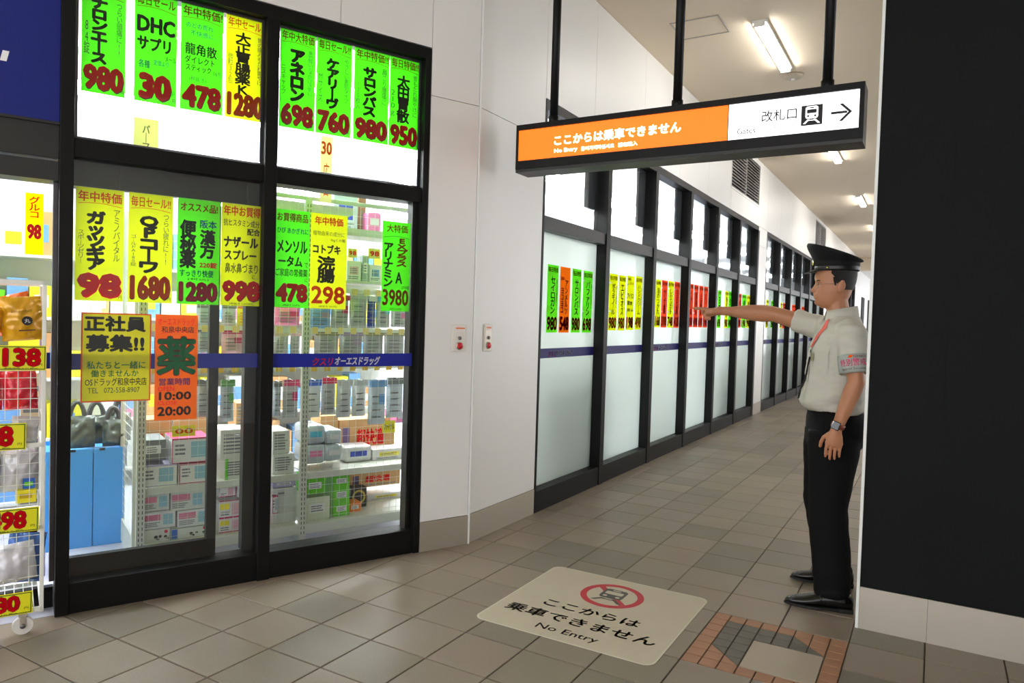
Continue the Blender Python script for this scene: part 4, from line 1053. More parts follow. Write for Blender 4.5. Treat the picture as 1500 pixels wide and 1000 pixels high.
PROD = [
('box',-0.873,-0.735,0.287,0.400,0.56,0.250,'green','white','bright green carton with a white mark, higher of two in front of the white upright'),
('box',-0.869,-0.705,0.116,0.264,0.56,0.250,'paleg','white','white labelled box with green lid on the rack floor beside the green stack'),
('box',-0.678,-0.567,0.303,0.387,0.58,0.300,'green','white','bright green carton, topmost of the stack of three'),
('box',-0.676,-0.565,0.209,0.303,0.58,0.300,'green','white','bright green carton, middle of the stack of three'),
('box',-0.674,-0.562,0.106,0.209,0.58,0.300,'green','white','bright green carton, lowest of the stack of three'),
('box',-0.476,-0.095,0.230,0.336,0.80,0.250,'carton','redtext','long cardboard carton with red lettering under the lower shelf'),
('box',-0.497,-0.384,0.146,0.254,0.72,0.200,'black','gold','black box with a gold ring mark beside the green stack'),
('box',-0.551,-0.464,0.095,0.182,0.62,0.200,'orange','white','small orange box with pale label at the foot of the green stack'),
('box',-0.320,-0.032,0.030,0.158,0.85,0.200,'white','yellow','low white box with yellow marks at the corner end of the rack floor'),
('pack',-0.871,-0.743,0.604,0.725,0.56,0.250,'ice','cyan','pale blue soft pack, upper one against the white upright'),
('pack',-0.868,-0.740,0.478,0.604,0.56,0.250,'ice','pink','pale blue soft pack, lower one against the white upright'),
('pack',-0.731,-0.626,0.591,0.684,0.58,0.280,'ice','white','small pale grey soft pack on top of the soft pack pile'),
('pack',-0.737,-0.614,0.481,0.591,0.58,0.280,'ice','white','small pale grey soft pack at the bottom of the soft pack pile'),
('pack',-0.555,-0.360,0.408,0.547,0.70,0.150,'white','navy','white and navy detergent bag lying on the lower shelf'),
('box',-0.666,-0.545,0.653,0.733,0.86,0.200,'carton','redtext','cardboard carton with a red stripe behind the soft packs'),
('box',-0.534,-0.118,0.497,0.699,0.86,0.300,'carton','redtext','large cardboard carton with red and violet print on the lower shelf'),
('box',-0.355,-0.107,0.425,0.506,0.70,0.200,'white','yellow','flat white box with a yellow spot on the lower shelf'),
('box',-0.162,-0.082,0.600,0.673,0.75,0.200,'navy','pink','small blue and pink box at the corner end of the lower shelf'),
('box',-0.158,-0.084,0.678,0.750,0.75,0.200,'pink','white','small pink box on top of the blue and pink box'),
('tag',-0.335,-0.240,0.633,0.717,0.60,0.004,'yellow','black','yellow price card with black writing hung before the big carton'),
('bag',-1.068,-1.018,0.786,1.004,0.58,0.050,'gbl','dgrey','narrow grey hanging bag against the middle mullion under the blue band'),
('bag',-1.006,-0.912,0.773,1.011,0.58,0.050,'grey','magenta','grey hanging bag with a dark magenta header under the blue band'),
('bag',-0.865,-0.768,0.766,1.008,0.58,0.050,'whit','blue','white hanging bag with a blue header beside the slotted upright'),
('bag',-0.756,-0.661,0.775,1.017,0.60,0.050,'grey','red','grey hanging bag with a crimson header under the blue band'),
('bag',-0.659,-0.562,0.755,1.003,0.58,0.060,'silver','silver','plain silver foil bag hanging from a hook'),
('bag',-0.552,-0.457,0.758,1.001,0.58,0.060,'whit','silver','white foil bag hanging beside the plain silver one'),
('bag',-0.446,-0.324,0.699,0.999,0.57,0.050,'ice','lblue','pale bag with light blue labels, longest of the hanging row'),
('bag',-0.306,-0.184,0.734,1.008,0.59,0.050,'ice','dgrey','pale blue grey bag hanging last before the corner frame'),
('bag',-1.071,-0.979,1.163,1.301,0.58,0.050,'grey','beige','grey bag with pale top just above the blue band by the middle mullion'),
('bag',-0.966,-0.907,1.163,1.303,0.58,0.050,'grey','pinkb','grey bag with pinkish top just above the blue band'),
('bag',-0.815,-0.658,1.162,1.310,0.58,0.050,'grey','olive','grey bag with olive top beside the slotted upright above the blue band'),
('bag',-0.649,-0.495,1.162,1.312,0.58,0.050,'grey','purple','grey bag with mauve top above the blue band'),
('bag',-0.486,-0.345,1.161,1.315,0.58,0.050,'grey','olive2','grey bag with yellowish olive top above the blue band'),
('bag',-0.335,-0.189,1.161,1.317,0.58,0.050,'grey','olive','grey bag with olive top last before the corner frame'),
('bag',-1.066,-0.911,1.344,1.474,0.58,0.050,'pink','magenta','pink and magenta pouch hanging under the menthol price poster'),
('bag',-0.863,-0.713,1.331,1.481,0.58,0.050,'lblue','purple','blue and violet pouch hanging under the yellow poster'),
('bag',-0.709,-0.594,1.337,1.547,0.58,0.050,'grey','magenta','grey pouch with a magenta header hanging between the posters'),
('bag',-0.585,-0.467,1.340,1.562,0.58,0.050,'grey','silver','plain grey pouch hanging beside the magenta headed one'),
('bag',-0.462,-0.404,1.342,1.548,0.58,0.050,'navy','white','narrow blue and white striped pouch'),
('bag',-0.400,-0.301,1.343,1.552,0.58,0.050,'grey','cyan','grey pouch with a light blue header beside the striped one'),
('bag',-0.290,-0.179,1.350,1.483,0.58,0.050,'grey','pink','grey pouch with a pink header under the green corner poster'),
('box',-0.611,-0.513,1.645,1.773,0.60,0.100,'white','pinkb','white box with a pink slant between the yellow and the green poster'),
('box',-0.504,-0.461,1.649,1.814,0.60,0.100,'gbl','white','narrow blue grey box between the yellow and the green poster'),
('box',-0.455,-0.368,1.653,1.757,0.60,0.100,'white','lblue','white box with pale blue lettering beside the green corner poster'),
('tag',-0.617,-0.557,1.792,1.848,0.57,0.004,'yellow','red','small yellow price card with a red figure above the white box'),
('tag',-0.477,-0.395,1.794,1.861,0.57,0.004,'yellow','red','small yellow price card beside the green corner poster'),
('box',-0.669,-0.505,1.996,2.205,0.70,0.120,'ice','navy','tall pale box with a blue top on the highest shelf'),
('box',-0.479,-0.425,2.013,2.210,0.75,0.120,'brown','brown','narrow brown carton on the highest shelf'),
('pack',-0.452,-0.350,1.970,2.119,0.66,0.100,'pink','white','pale pink soft pack on the highest shelf'),
('box',-1.793,-1.665,0.577,0.692,0.58,0.220,'dgrey','white','grey box with dark rim standing behind the wire side panel'),
('box',-1.794,-1.610,0.436,0.552,0.56,0.300,'white','violet','white box with violet lid standing on the shelf'),
('box',-1.637,-1.437,0.552,0.693,0.56,0.300,'white','magenta','white tissue box with magenta edge, upper of two'),
('box',-1.596,-1.435,0.428,0.546,0.56,0.300,'white','magenta','white tissue box with magenta edge, lower of two'),
('box',-1.792,-1.647,0.296,0.396,0.56,0.300,'gwhite','pinkl','grey white box with pink label under the shelf beside the side panel'),
('box',-1.640,-1.458,0.282,0.388,0.56,0.300,'gwhite','pinkl2','grey white box with pink label under the shelf beside the dark door stile'),
('box',-1.790,-1.613,0.194,0.286,0.56,0.300,'white','pinkl','white box with pink label in the middle row beside the side panel'),
('box',-1.603,-1.430,0.183,0.278,0.56,0.300,'white','pinkl2','white box with pink label in the middle row beside the dark door stile'),
('box',-1.789,-1.640,0.107,0.188,0.56,0.300,'white','panda','white box with black animal spots and a red dot, on the rack floor'),
('box',-1.637,-1.429,0.090,0.178,0.56,0.300,'white','panda2','white and blue box with black spots on the rack floor'),
('box',-1.758,-1.592,0.655,0.769,0.85,0.200,'carton','redtext','cardboard carton with a small red mark behind the grey box'),
('box',-1.542,-1.361,0.649,0.759,0.90,0.200,'carton','beige','pale cardboard carton under the opening hours poster'),
('tag',-1.638,-1.516,0.704,0.766,0.56,0.004,'yellow','orange','yellow price card with an orange figure below the orange poster'),
('box',-1.377,-1.206,0.555,0.725,0.56,0.300,'gwhite','docs','white box printed with fine grey text, upper of two beyond the door stile'),
('box',-1.352,-1.203,0.423,0.554,0.56,0.300,'gwhite','docsg','white box with a green edge, lower of two beyond the door stile'),
('box',-1.372,-1.279,0.326,0.387,0.58,0.250,'white','magenta2','small white and magenta box just under the shelf beyond the door stile'),
('box',-1.271,-1.200,0.316,0.390,0.58,0.250,'white','yellow','small white and yellow box just under the shelf beyond the door stile'),
('box',-1.378,-1.235,0.206,0.308,0.56,0.300,'white','magy','white box with magenta edges and yellow label, upper of two'),
('box',-1.377,-1.233,0.104,0.206,0.56,0.300,'white','magy2','white box with magenta edges and yellow label, lower of two'),
('box',-1.225,-1.193,0.114,0.288,0.58,0.250,'magenta','white','dark magenta box ends beyond the white and magenta pair'),
('box',-1.067,-0.966,0.557,0.697,0.58,0.300,'gwhite','docs','grey white carton with fine print by the middle mullion'),
('box',-1.067,-0.937,0.418,0.554,0.57,0.300,'gwhite','docs','grey white carton with fine print standing on the shelf by the middle mullion'),
('box',-1.062,-0.922,0.347,0.403,0.58,0.300,'violet','white','flat lavender box under the shelf by the middle mullion'),
('box',-1.053,-0.908,0.098,0.338,0.60,0.300,'gwhite','plain','tall plain pale grey box on the rack floor by the middle mullion'),
('box',-1.069,-1.036,0.194,0.303,0.56,0.030,'white','magenta','narrow pink edged box in front of the tall pale grey box'),
('bag',-1.513,-1.428,1.176,1.318,0.58,0.050,'gbl','navy','pale blue pouch with a dark blue header above the blue band'),
('bag',-1.372,-1.252,1.172,1.313,0.58,0.050,'pinkb','magenta','pale pink pouch with a magenta header above the blue band'),
('bag',-1.245,-1.198,1.171,1.310,0.59,0.050,'grey','black','narrow grey pouch beside the pale pink one'),
('bag',-1.512,-1.427,1.334,1.456,0.58,0.050,'gbl','dgrey','grey pouch under the green and yellow posters, before the door stile'),
('bag',-1.374,-1.294,1.337,1.457,0.58,0.050,'grey','dgrey','grey pouch under the yellow poster, beyond the door stile'),
('bag',-1.285,-1.194,1.338,1.460,0.60,0.030,'yellow','orange','yellow and orange printed pouch beside the door frame'),
('bag',-1.508,-1.423,0.800,1.022,0.58,0.050,'grey','dgrey','grey bag beside the orange poster with a red label'),
('bag',-1.373,-1.296,0.769,1.019,0.58,0.050,'gbl','green2','grey bag with green and blue labels beyond the door stile'),
('box',-1.244,-1.154,0.696,0.858,0.75,0.200,'carton','docs','small cardboard carton with a printed square beyond the door stile')
]
GR = {'box': 'boxes on the window rack', 'bag': 'bags hanging on the window rack', 'pack': 'soft packs on the window rack', 'tag': 'price cards on the window rack'}
for n_, (kind, x0, x1, z0, z1, y, t, body, acc, lab) in enumerate(PROD):
    if kind in ('box', 'pack'):
        if z0 < .152: z0 = .119
        elif .32 < z1 < .405 or (z0 < .35 and z1 > .38 and z1 < .42): z1 = min(z1, .388)
        if .39 < z0 < .46: z0 = .433
        if t > .2: t = .235
        if .45 < z0 < .7 and y >= .8: z0 = .433
        if .58 < z0 < .66 and y == .75: z0 = .675
        if kind == 'box' and 1.6 < z0 < 1.7: z0 = 1.643
        if z0 > 1.9: z0 = 1.973
    w = x1 - x0; h = z1 - z0
    M = FA @ T(x0, y, z0)
    if kind == 'box': goods_box(M, w, h, t, body, acc, lab, GR[kind])
    elif kind == 'pack':
        mb = MB().box(0, w, 0, t, 0, h * .96, ch=min(w, h) * .16)
        for i, v in enumerate(mb.v):
            mb.v[i] = v + Vector((1, 1, 1)) * .006 * noise.noise(v * 18 + Vector((n_, 0, 0)))
        mb.sm = [True] * len(mb.sm)
        p = mb.build('soft_pack', gm(body, True), None, M); setp(p, lab, 'pack', GR[kind])
        b = MB(); b.box(w * .2, w * .8, -.004, .003, h * .35, h * .65); b.build('label', gm(acc), p)
    elif kind == 'bag': goods_bag(M, w, h, t, body, acc, lab, GR[kind], n_)
    else:
        p = MB().box(0, w, 0, .002, 0, h).build('price_card', gm(body), None, M); setp(p, lab, 'card', GR[kind])
        b = MB(); text(b, {'orange': '00', 'red': '98', 'black': 'ファイナル'}[acc], w * .12, h * .25, w * .9, h * .75, -.001, .04); b.build('lettering', INKS['O'] if acc == 'orange' else (INKS['K'] if acc == 'black' else INKS['R']), p)

# ---- blue folding crate panels and black handled bags beyond the rack end
M_CRATE = mat('sky_blue_plastic', rgb(72, 158, 232), .4)
cr = empty('storage_box', FA @ T(-1.98, 1.06, 0), 'sky blue folding storage box on the shop floor under the black bags', 'box')
for i, (a, b) in enumerate(((-.24, -.002), (.002, .165))):
    MB().box(a, b, -.012, 0, .0, .585, ch=.003).build('side_panel', M_CRATE, cr)
MB().box(-.24, .165, .36, .372, .0, .585).build('side_panel', M_CRATE, cr)
MB().box(.153, .165, .0, .36, .0, .585).build('side_panel', M_CRATE, cr)
MB().box(-.24, -.228, .0, .36, .0, .585).build('side_panel', M_CRATE, cr)
MB().box(-.228, .153, 0, .36, .55, .56).build('lid', M_CRATE, cr)
for a in (-.12, .03): MB().box(a, a + .03, -.016, -.012, .572, .586).build('catch', M_SLOT, cr)
M_BAGP = mat('bag_plastic', rgb(92, 98, 92), .25, .2, bump=.6, bump_scale=25)
M_HAND = mat('dark_handle', rgb(52, 50, 48), .5)
for i, (x, y, w, h, dz) in enumerate(((-2.13, 1.10, .14, .26, 0), (-2.02, 1.22, .14, .24, 0), (-1.93, 1.10, .12, .22, 0), (-1.87, 1.28, .10, .24, 0))):
    b = empty('shopping_bag', FA @ T(x, y, .585), ['first black handled bag in clear plastic, against the entrance post', 'second black handled bag in clear plastic, set back', 'third black handled bag in clear plastic, low', 'fourth black handled bag in clear plastic, beside the wire end panel'][i], 'bag', 'black handled bags on the blue box')
    mb = MB(); pillow(mb, w * 1.15, h * .74, .10, 90 + i, .03, 14, 16); mb.build('bag_body', M_BAGP, b)
    for k in (0, 1):
        pts = [(w * .2 + w * .6 * (1 - math.cos(a)) / 2, .01 + .03 * k, h * .55 + h * .5 * math.sin(a)) for a in [PI * q_ / 10 for q_ in range(11)]]
        MB().tube(pts, .0135, 8).build('handle', M_HAND, b)

# ---- a second rack deep in the shop, seen through the entrance and over the first
def deep_rack(M, w, cols, lab, seed):
    r = empty('deep_rack', M, lab, 'rack')
    for z in (.15, .55, .95, 1.35, 1.75): MB().box(0, w, 0, .35, z - .02, z).build('shelf', M_STEELW, r)
    MB().box(0, w, .35, .37, 0, 2.1).build('back_panel', M_STEELW, r)
    rnd = random.Random(seed)
    W_ = 'first second third fourth fifth sixth seventh eighth ninth tenth eleventh twelfth thirteenth fourteenth fifteenth sixteenth seventeenth eighteenth nineteenth twentieth'.split(); sn = 'rack inside the entrance' if 'entrance' in lab else 'pale rack farther inside'
    for z, sh_ in ((.15, 'lowest'), (.55, 'second lowest'), (.95, 'middle'), (1.35, 'second highest'), (1.75, 'highest')):
        x = .03; k_ = 0
        while x < w - .2:
            bw = rnd.uniform(.10, .2); bh = rnd.uniform(.16, .32)
            c = rnd.choice(cols)
            nm = {'green': 'green', 'lblue': 'light blue', 'white': 'white', 'orange': 'orange', 'blue': 'blue', 'pink': 'pink', 'yellow': 'yellow', 'carton': 'brown carton'}[c]
            p = MB().box(0, bw, 0, .2, 0, bh, ch=.003).build('packaged_box', gm(c), None, M @ T(x, .04, z))
            setp(p, '%s packet, %s along the %s shelf of the %s' % (nm, W_[k_], sh_, sn), 'box', 'packets on the ' + sn)
            MB().box(bw * .2, bw * .8, -.002, 0, bh * .3, bh * .7).build('label', gm(rnd.choice(['white', 'lblue', 'yellow'])), p)
            x += bw + .01; k_ += 1
deep_rack(FA @ T(-3.1, 1.75, 0), 1.25, ['green', 'lblue', 'white', 'green', 'carton', 'yellow'], 'deep shop rack behind the entrance, white with coloured goods', 3)
deep_rack(FA @ T(-1.9, 2.6, 0), 2.6, ['white', 'pink', 'yellow', 'lblue', 'carton', 'carton'], 'second shop rack behind the window rack, white with pale goods', 4)

# ================================================================ WIRE CART at the entrance
CM = FA @ T(-2.262, -.13, 0)
cart = empty('display_cart', CM, 'white wire display cart on casters in front of the entrance post, loaded with bagged goods', 'cart')
CW, CD = -.66, .36
for x in (0, CW):
    for y in (0, CD):
        MB().box(x - (.016 if x == 0 else 0), x + (0 if x == 0 else .016), y, y + .016, .085, 1.525, ch=.002).build('post', M_STEELW, cart)
def wires(x0, x1, y, z0, z1, sx=.045, sz=.045):
    w = MB(); x = x0
    while x <= x1 + 1e-6: w.tube([(x, y, z0), (x, y, z1)], .0014, 5, cap=False); x += sx
    z = z0
    while z <= z1 + 1e-6: w.tube([(x0, y - .002, z), (x1, y - .002, z)], .0014, 5, cap=False); z += sz
    return w
for z0, z1 in ((.93, 1.145), (.56, .80), (.20, .44)):
    o = wires(CW + .02, -.018, .012, z0, z1).build('front_mesh', M_STEELW, cart); o['kind'] = 'stuff'
    w = MB(); y = .03
    while y < CD: w.tube([(-.010, y, z0), (-.010, y, z1)], .0014, 5, cap=False); y += .045
    z = z0
    while z < z1: w.tube([(-.010, .02, z), (-.010, CD, z)], .0014, 5, cap=False); z += .045
    o = w.build('side_mesh', M_STEELW, cart); o['kind'] = 'stuff'
for z in (.09, .45, .81, 1.14, 1.51):
    b = MB(); b.box(CW, 0, .0, .014, z, z + .018).box(CW, 0, CD, CD + .014, z, z + .018).box(-.014, 0, .014, CD, z, z + .018).box(CW, CW + .014, .014, CD, z, z + .018); b.build('rail', M_STEELW, cart)
    if z < 1.4:
        w = MB(); x = CW + .03
        while x < -.02: w.tube([(x, .01, z + .014), (x, CD, z + .014)], .0016, 5, cap=False); x += .035
        o = w.build('wire_shelf', M_STEELW, cart); o['kind'] = 'stuff'
for x, y in ((-.075, -.0 + .02), (CW + .06, .02), (-.075, CD - .02), (CW + .06, CD - .02)):
    MB().tube([(x, y, .09), (x, y, .062)], .012, 10).build('caster_stem', M_KICK, cart)
    MB().box(x - .016, x + .016, y - .026, y + .008, .0775, .090, ch=.002).box(x - .011, x + .011, y - .027, y - .0235, .032, .080, ch=.001).build('caster_fork', M_KICK, cart)
    MB().tube([(x, y - .030, .0385), (x, y - .0235, .0385)], .011, 14).build('caster_hub', M_LOUV, cart)
    w = MB(); w.tube([(x, y - .022, .0385), (x, y + .002, .0385)], .0380, 24); w.sm = [False] * len(w.sm); w.build('caster_wheel', mat('caster_white', rgb(220, 218, 212), .5), cart)
# price cards on the cart
for i, (a0, a1, z0, z1, s, ln, lab) in enumerate(((-.36, 0.0, 1.146, 1.252, '138', 'シーツシート', 'price card 138, top one on the wire cart'), (-.40, -.07, .808, .922, '148', '', 'price card ending in 8, second from the top on the wire cart'), (-.38, -.021, .452, .556, '498', '', 'price card 498, third from the top on the wire cart'), (-.40, -.041, .096, .192, '980', '', 'price card 980, lowest on the wire cart'))):
    w = a1 - a0; h = z1 - z0
    p = MB().box(0, w, -.003, 0, 0, h, ch=.0008).build('price_card', mat('card_yellow', rgb(236, 232, 30), .4), None, CM @ T(a0, -.006, z0) @ Matrix.Rotation(math.radians(0.6), 4, 'Y')); setp(p, lab, 'card', 'price cards on the cart')
    b = MB(); e_ = .0035; i_ = .004
    for r_ in ((i_, w - i_, i_, i_ + e_), (i_, w - i_, h - i_ - e_, h - i_), (i_, i_ + e_, i_, h - i_), (w - i_ - e_, w - i_, i_, h - i_)): b.add([(r_[0], -.0036, r_[2]), (r_[1], -.0036, r_[2]), (r_[1], -.0036, r_[3]), (r_[0], -.0036, r_[3])], [(0, 1, 2, 3)])
    b.build('green_border', mat('dark_green_print', rgb(30, 90, 30), .5), p)
    b = MB(); o_ = MB(); x1_ = w - (.045 if i else .02)
    text(o_, s, x1_ - .137, .014, x1_ + .002, h - .008, -.0038, .062); text(b, s, x1_ - .135, .016, x1_, h - .010, -.0044, .042)
    o_.build('figure_outline', M_OUTLINE, p); b.build('price_figures', M_RED, p)
    b = MB(); text(b, '本体価格より 税込', x1_ - .13, .006, x1_ - .01, .013, -.004, 0); text(b, '円', w - .03, .02, w - .015, .03, -.004, 0)
    if ln: text(b, ln, .02, .018, w - .17, .040, -.004, .03); text(b, 'ペーパータオル', .02, .06, w - .18, .085, -.004, 0)
    b.build('small_print', M_INK, p)
# goods in the cart
def cbag(x, y, z, w, h, t, m_, lab, seed, rot=0.0, acc=None, tilt=0.0):
    mb = MB(); pillow(mb, w, h, t * 1.3, seed, .016, 16, 18)
    p = mb.build('snack_bag' if 'snack' in lab else 'plastic_bag', m_, None, CM @ T(x, y, z) @ Matrix.Rotation(rot, 4, 'Y') @ Matrix.Rotation(tilt, 4, 'X')); setp(p, lab, 'bag')
    if acc:
        b = MB(); b.disc((w * .62, -t * .78, h * .45), w * .13, 'y', 20); b.build('round_mark', M_INK, p)
        b = MB(); text(b, '丸', w * .55, h * .40, w * .69, h * .50, -t * .78 - .002, .02); b.build('lettering', M_WHITEI, p)
        b = MB(); text(b, 'おいしいスナック', w * .25, h * .64, w * .75, h * .70, -t * .72, .01); b.box(w * .4, w * .8, -t * .66 - .001, -t * .66, h * .22, h * .25); b.build('small_print', mat('snack_brown', rgb(90, 50, 20), .5), p)
    return p
M_SNK = mat('snack_film_amber', rgb(214, 158, 20), .22, .15, bump=.5, bump_scale=22, coat=.5)
M_SNO = mat('snack_film_orange', rgb(232, 104, 14), .22, .15, bump=.5, bump_scale=22, coat=.5)
M_SNR = mat('snack_film_red', rgb(205, 30, 50), .25, .1, bump=.5, bump_scale=22, coat=.4)
M_CLR = mat('cloudy_film', rgb(206, 206, 212), .22, .1, bump=.5, bump_scale=20, coat=.5)
M_BLF = mat('blue_film', rgb(60, 100, 170), .25, .1, bump=.5, bump_scale=20, coat=.5)
cbag(-.155, .07, 1.262, .15, .19, .07, M_SNK, 'large amber snack bag with round black mark, over the top price card', 1, rot=-.08, acc=True)
cbag(-.330, .06, 1.262, .16, .165, .07, M_SNK, 'amber snack bag lying behind the first, cut by the picture edge', 2, rot=.12)
cbag(-.25, .16, 1.30, .17, .15, .07, M_SNO, 'orange snack bag behind the two amber ones', 3, rot=.2)
cbag(-.13, .20, 1.32, .11, .14, .05, M_SNO, 'small orange snack bag poking up at the back of the top basket', 4, rot=-.3)
cbag(-.50, .10, 1.262, .16, .18, .07, M_SNO, 'orange snack bag in the outer corner of the top basket', 5)
for i in range(4):
    cbag(-.15 - .13 * i, .10 + .03 * (i % 2), .96, .125, .175, .08, M_SNR if i != 2 else M_SNO, ['first', 'second', 'third', 'fourth'][i] + ' red snack bag from the cart post, behind the upper wire front', 10 + i, rot=.05 * (i - 1))
cbag(-.13, .05, .835, .10, .11, .05, M_CLR, 'small white pack with pink print beside the second price card', 20, rot=.1)
for i in range(4):
    cbag(-.16 - .14 * i, .12, .60, .14, .19, .09, M_CLR, ['first', 'second', 'third', 'fourth'][i] + ' clear film bag from the cart post, in the third basket', 30 + i)
p = MB().box(0, .075, 0, .045, 0, .055, ch=.002).build('packaged_box', gm('yellow'), None, CM @ T(-.105, .03, .565)); setp(p, 'small yellow box over the 498 price card', 'box')
MB().box(.015, .06, -.001, 0, .02, .04).build('label', mat('card_amber', rgb(200, 170, 20), .5), p)
p = MB().box(0, .045, 0, .004, 0, .045).build('small_card', gm('blue'), None, CM @ T(-.08, .05, .622)); setp(p, 'little blue and green card standing behind the small yellow box', 'card')
MB().box(.006, .038, -.001, 0, .012, .03).build('label', gm('green'), p)
cbag(-.19, .05, .21, .17, .17, .09, M_CLR, 'clear film bag with white disc in the lowest basket', 40, rot=-.1)
cbag(-.15, .12, .20, .14, .22, .07, M_BLF, 'blue film bag upright in the lowest basket by the cart post', 41, rot=.12)
cbag(-.36, .06, .22, .2, .15, .08, M_BLF, 'blue and white film bag at the picture edge in the lowest basket', 42, rot=.25)
cbag(-.12, .20, .37, .1, .09, .06, mat('dark_brown_film', rgb(90, 54, 50), .4), 'dark brown bag behind the lower wire front', 43)
# cartons stacked just inside the entrance behind the cart
for i, (x, z, w, h, c) in enumerate(((-2.245, .62, .11, .45, 'beige'), (-2.245, .24, .12, .36, 'gwhite'), (-2.24, 0.0, .10, .22, 'violet'))):
    goods_box(FA @ T(x - w * .9, .62, z + .002), w, h, .2, c, 'docs', ['tall beige carton inside the entrance beside the post', 'pale carton inside the entrance below the beige one', 'small violet box on the shop floor inside the entrance'][i], 'cartons stacked inside the entrance')

# ================================================================ STATION ATTENDANT
def apply_mods(o):
    dg = bpy.context.evaluated_depsgraph_get()
    me = bpy.data.meshes.new_from_object(o.evaluated_get(dg))
    old = o.data; mats_ = [m_ for m_ in old.materials]
    o.modifiers.clear(); o.data = me
    if not me.materials:
        for m_ in mats_: me.materials.append(m_)
    bpy.data.meshes.remove(old)
def displace(o, fn):
    me = o.data; cos = [v.co.copy() for v in me.vertices]; nos = [v.normal.copy() for v in me.vertices]
    fl = []
    for c, n_ in zip(cos, nos): fl.extend(c + n_ * fn(c))
    me.vertices.foreach_set('co', fl); me.update()
def fuse(o, voxel, smooth=4, fac=.5):
    r = o.modifiers.new('r', 'REMESH'); r.mode = 'VOXEL'; r.voxel_size = voxel; r.use_smooth_shade = True
    s = o.modifiers.new('s', 'SMOOTH'); s.iterations = smooth; s.factor = fac
    apply_mods(o)
def ell(cx, cy, cz, rx, ry, n=20, p=2.0, tilt=0.0, tx=0.0):
    out = []
    for k in range(n):
        a = 2 * PI * k / n; c, s = math.cos(a), math.sin(a)
        x = rx * abs(c) ** (2 / p) * (1 if c >= 0 else -1); y = ry * abs(s) ** (2 / p) * (1 if s >= 0 else -1)
        out.append(Vector((cx + x, cy + y, cz + tilt * x + tx * y)))
    return out
def limb(mb, pts, n=16):
    """pts: (pos, ra, rb) with ra across the bend plane"""
    P = [Vector(p[0]) for p in pts]; rs = []
    nrm = None
    for i, p in enumerate(P):
        t = (P[min(i + 1, len(P) - 1)] - P[max(i - 1, 0)]).normalized()
        if nrm is None:
            nrm = Vector((1, 0, 0)) if abs(t.x) < .8 else Vector((0, 0, 1))
        nrm = (nrm - t * nrm.dot(t)).normalized(); bn = t.cross(nrm)
        rs.append([p + nrm * math.cos(2 * PI * k / n) * pts[i][1] + bn * math.sin(2 * PI * k / n) * pts[i][2] for k in range(n)])
    mb.rings(rs)
HEAD = math.radians(180 + 14)
ROOT = T(-.452, 4.15, 0) @ Matrix.Rotation(HEAD, 4, 'Z')
# local frame: +x the way he faces, +y his left (towards the camera), z up
M_SKIN = mat('skin', rgb(180, 124, 90), .5, noise_amt=.05, noise_scale=9)
bs = M_SKIN.node_tree.nodes['Principled BSDF']; bs.inputs['Subsurface Weight'].default_value = .12; bs.inputs['Subsurface Radius'].default_value = (.012, .005, .003); bs.inputs['Subsurface Scale'].default_value = .6
M_SHIRT = mat('shirt_cloth', rgb(196, 194, 181), .8, bump=.12, bump_scale=240)
M_TROU = mat('trouser_cloth', rgb(13, 13, 14), .8, spec=.15, bump=.1, bump_scale=260)
M_SHOE = mat('shoe_leather', rgb(10, 10, 11), .24, coat=.25)
M_HAIR = mat('black_hair', rgb(18, 16, 15), .6, bump=.6, bump_scale=300)
M_CAPM = mat('cap_cloth', rgb(15, 16, 17), .68, spec=.25, bump=.1, bump_scale=200)
M_PEAK = mat('cap_peak', rgb(12, 12, 13), .4, coat=.1)
man = empty('person', ROOT, 'man in grey short sleeved uniform shirt and black peaked cap pointing with one outstretched arm', 'person')

# ---- body: head, neck, trunk, arms, hands, legs in one surface
b = MB()
hx, hy, hz = 0.035, 0.0, 1.545          # chin base
# head rings: z, centre x, half depth, half width
prof = [(-.012, .035, .030, .028), (.004, .030, .058, .046), (.020, .022, .074, .056), (.045, .014, .084, .064), (.075, .010, .090, .070), (.105, .006, .094, .073), (.135, .004, .097, .075), (.165, .002, .098, .076), (.195, -.002, .094, .073), (.215, -.004, .080, .062), (.228, -.004, .055, .044), (.234, -.004, .02, .018)]
def facex(z):      # extra outline of the profile at the mid line
    import_ = [(-.012, -.012), (.004, .004), (.018, .008), (.032, -.004), (.042, .009), (.049, .003), (.056, .010), (.066, .004), (.074, .022), (.082, .024), (.095, .014), (.110, .004), (.120, -.003), (.135, .001), (.150, .004), (.18, 0)]
    if z <= import_[0][0] or z >= import_[-1][0]: return 0
    for (a, c), (d_, e_) in zip(import_, import_[1:]):
        if a <= z <= d_: return c + (e_ - c) * (z - a) / (d_ - a)
    return 0
rings = []; NH = 40
zz = -.012
def lerp_prof(z):
    for a, c in zip(prof, prof[1:]):
        if a[0] <= z <= c[0]:
            u = (z - a[0]) / (c[0] - a[0]); return [a[i] + (c[i] - a[i]) * u for i in range(4)]
    return prof[-1]
k = 0
while zz <= .2335:
    _, cx, rx, ry = lerp_prof(zz); ring = []
    for i in range(NH):
        a = 2 * PI * i / NH; c, s = math.cos(a), math.sin(a)
        x = cx + rx * c; y = ry * s
        da = math.atan2(s, c)
        nose = facex(zz); wdt = .16 if .066 < zz < .125 else .42
        x += nose * math.exp(-(da / wdt) ** 2)
        if .100 < zz < .128: x -= .010 * math.exp(-((abs(da) - .42) / .16) ** 2)      # eye sockets
        if .02 < zz < .09: x += .003 * math.exp(-((abs(da) - .8) / .3) ** 2)          # cheek
        ring.append(Vector((hx - .02 + x, hy + y, hz + zz)))
    rings.append(ring); zz += .0058
b.rings(rings)
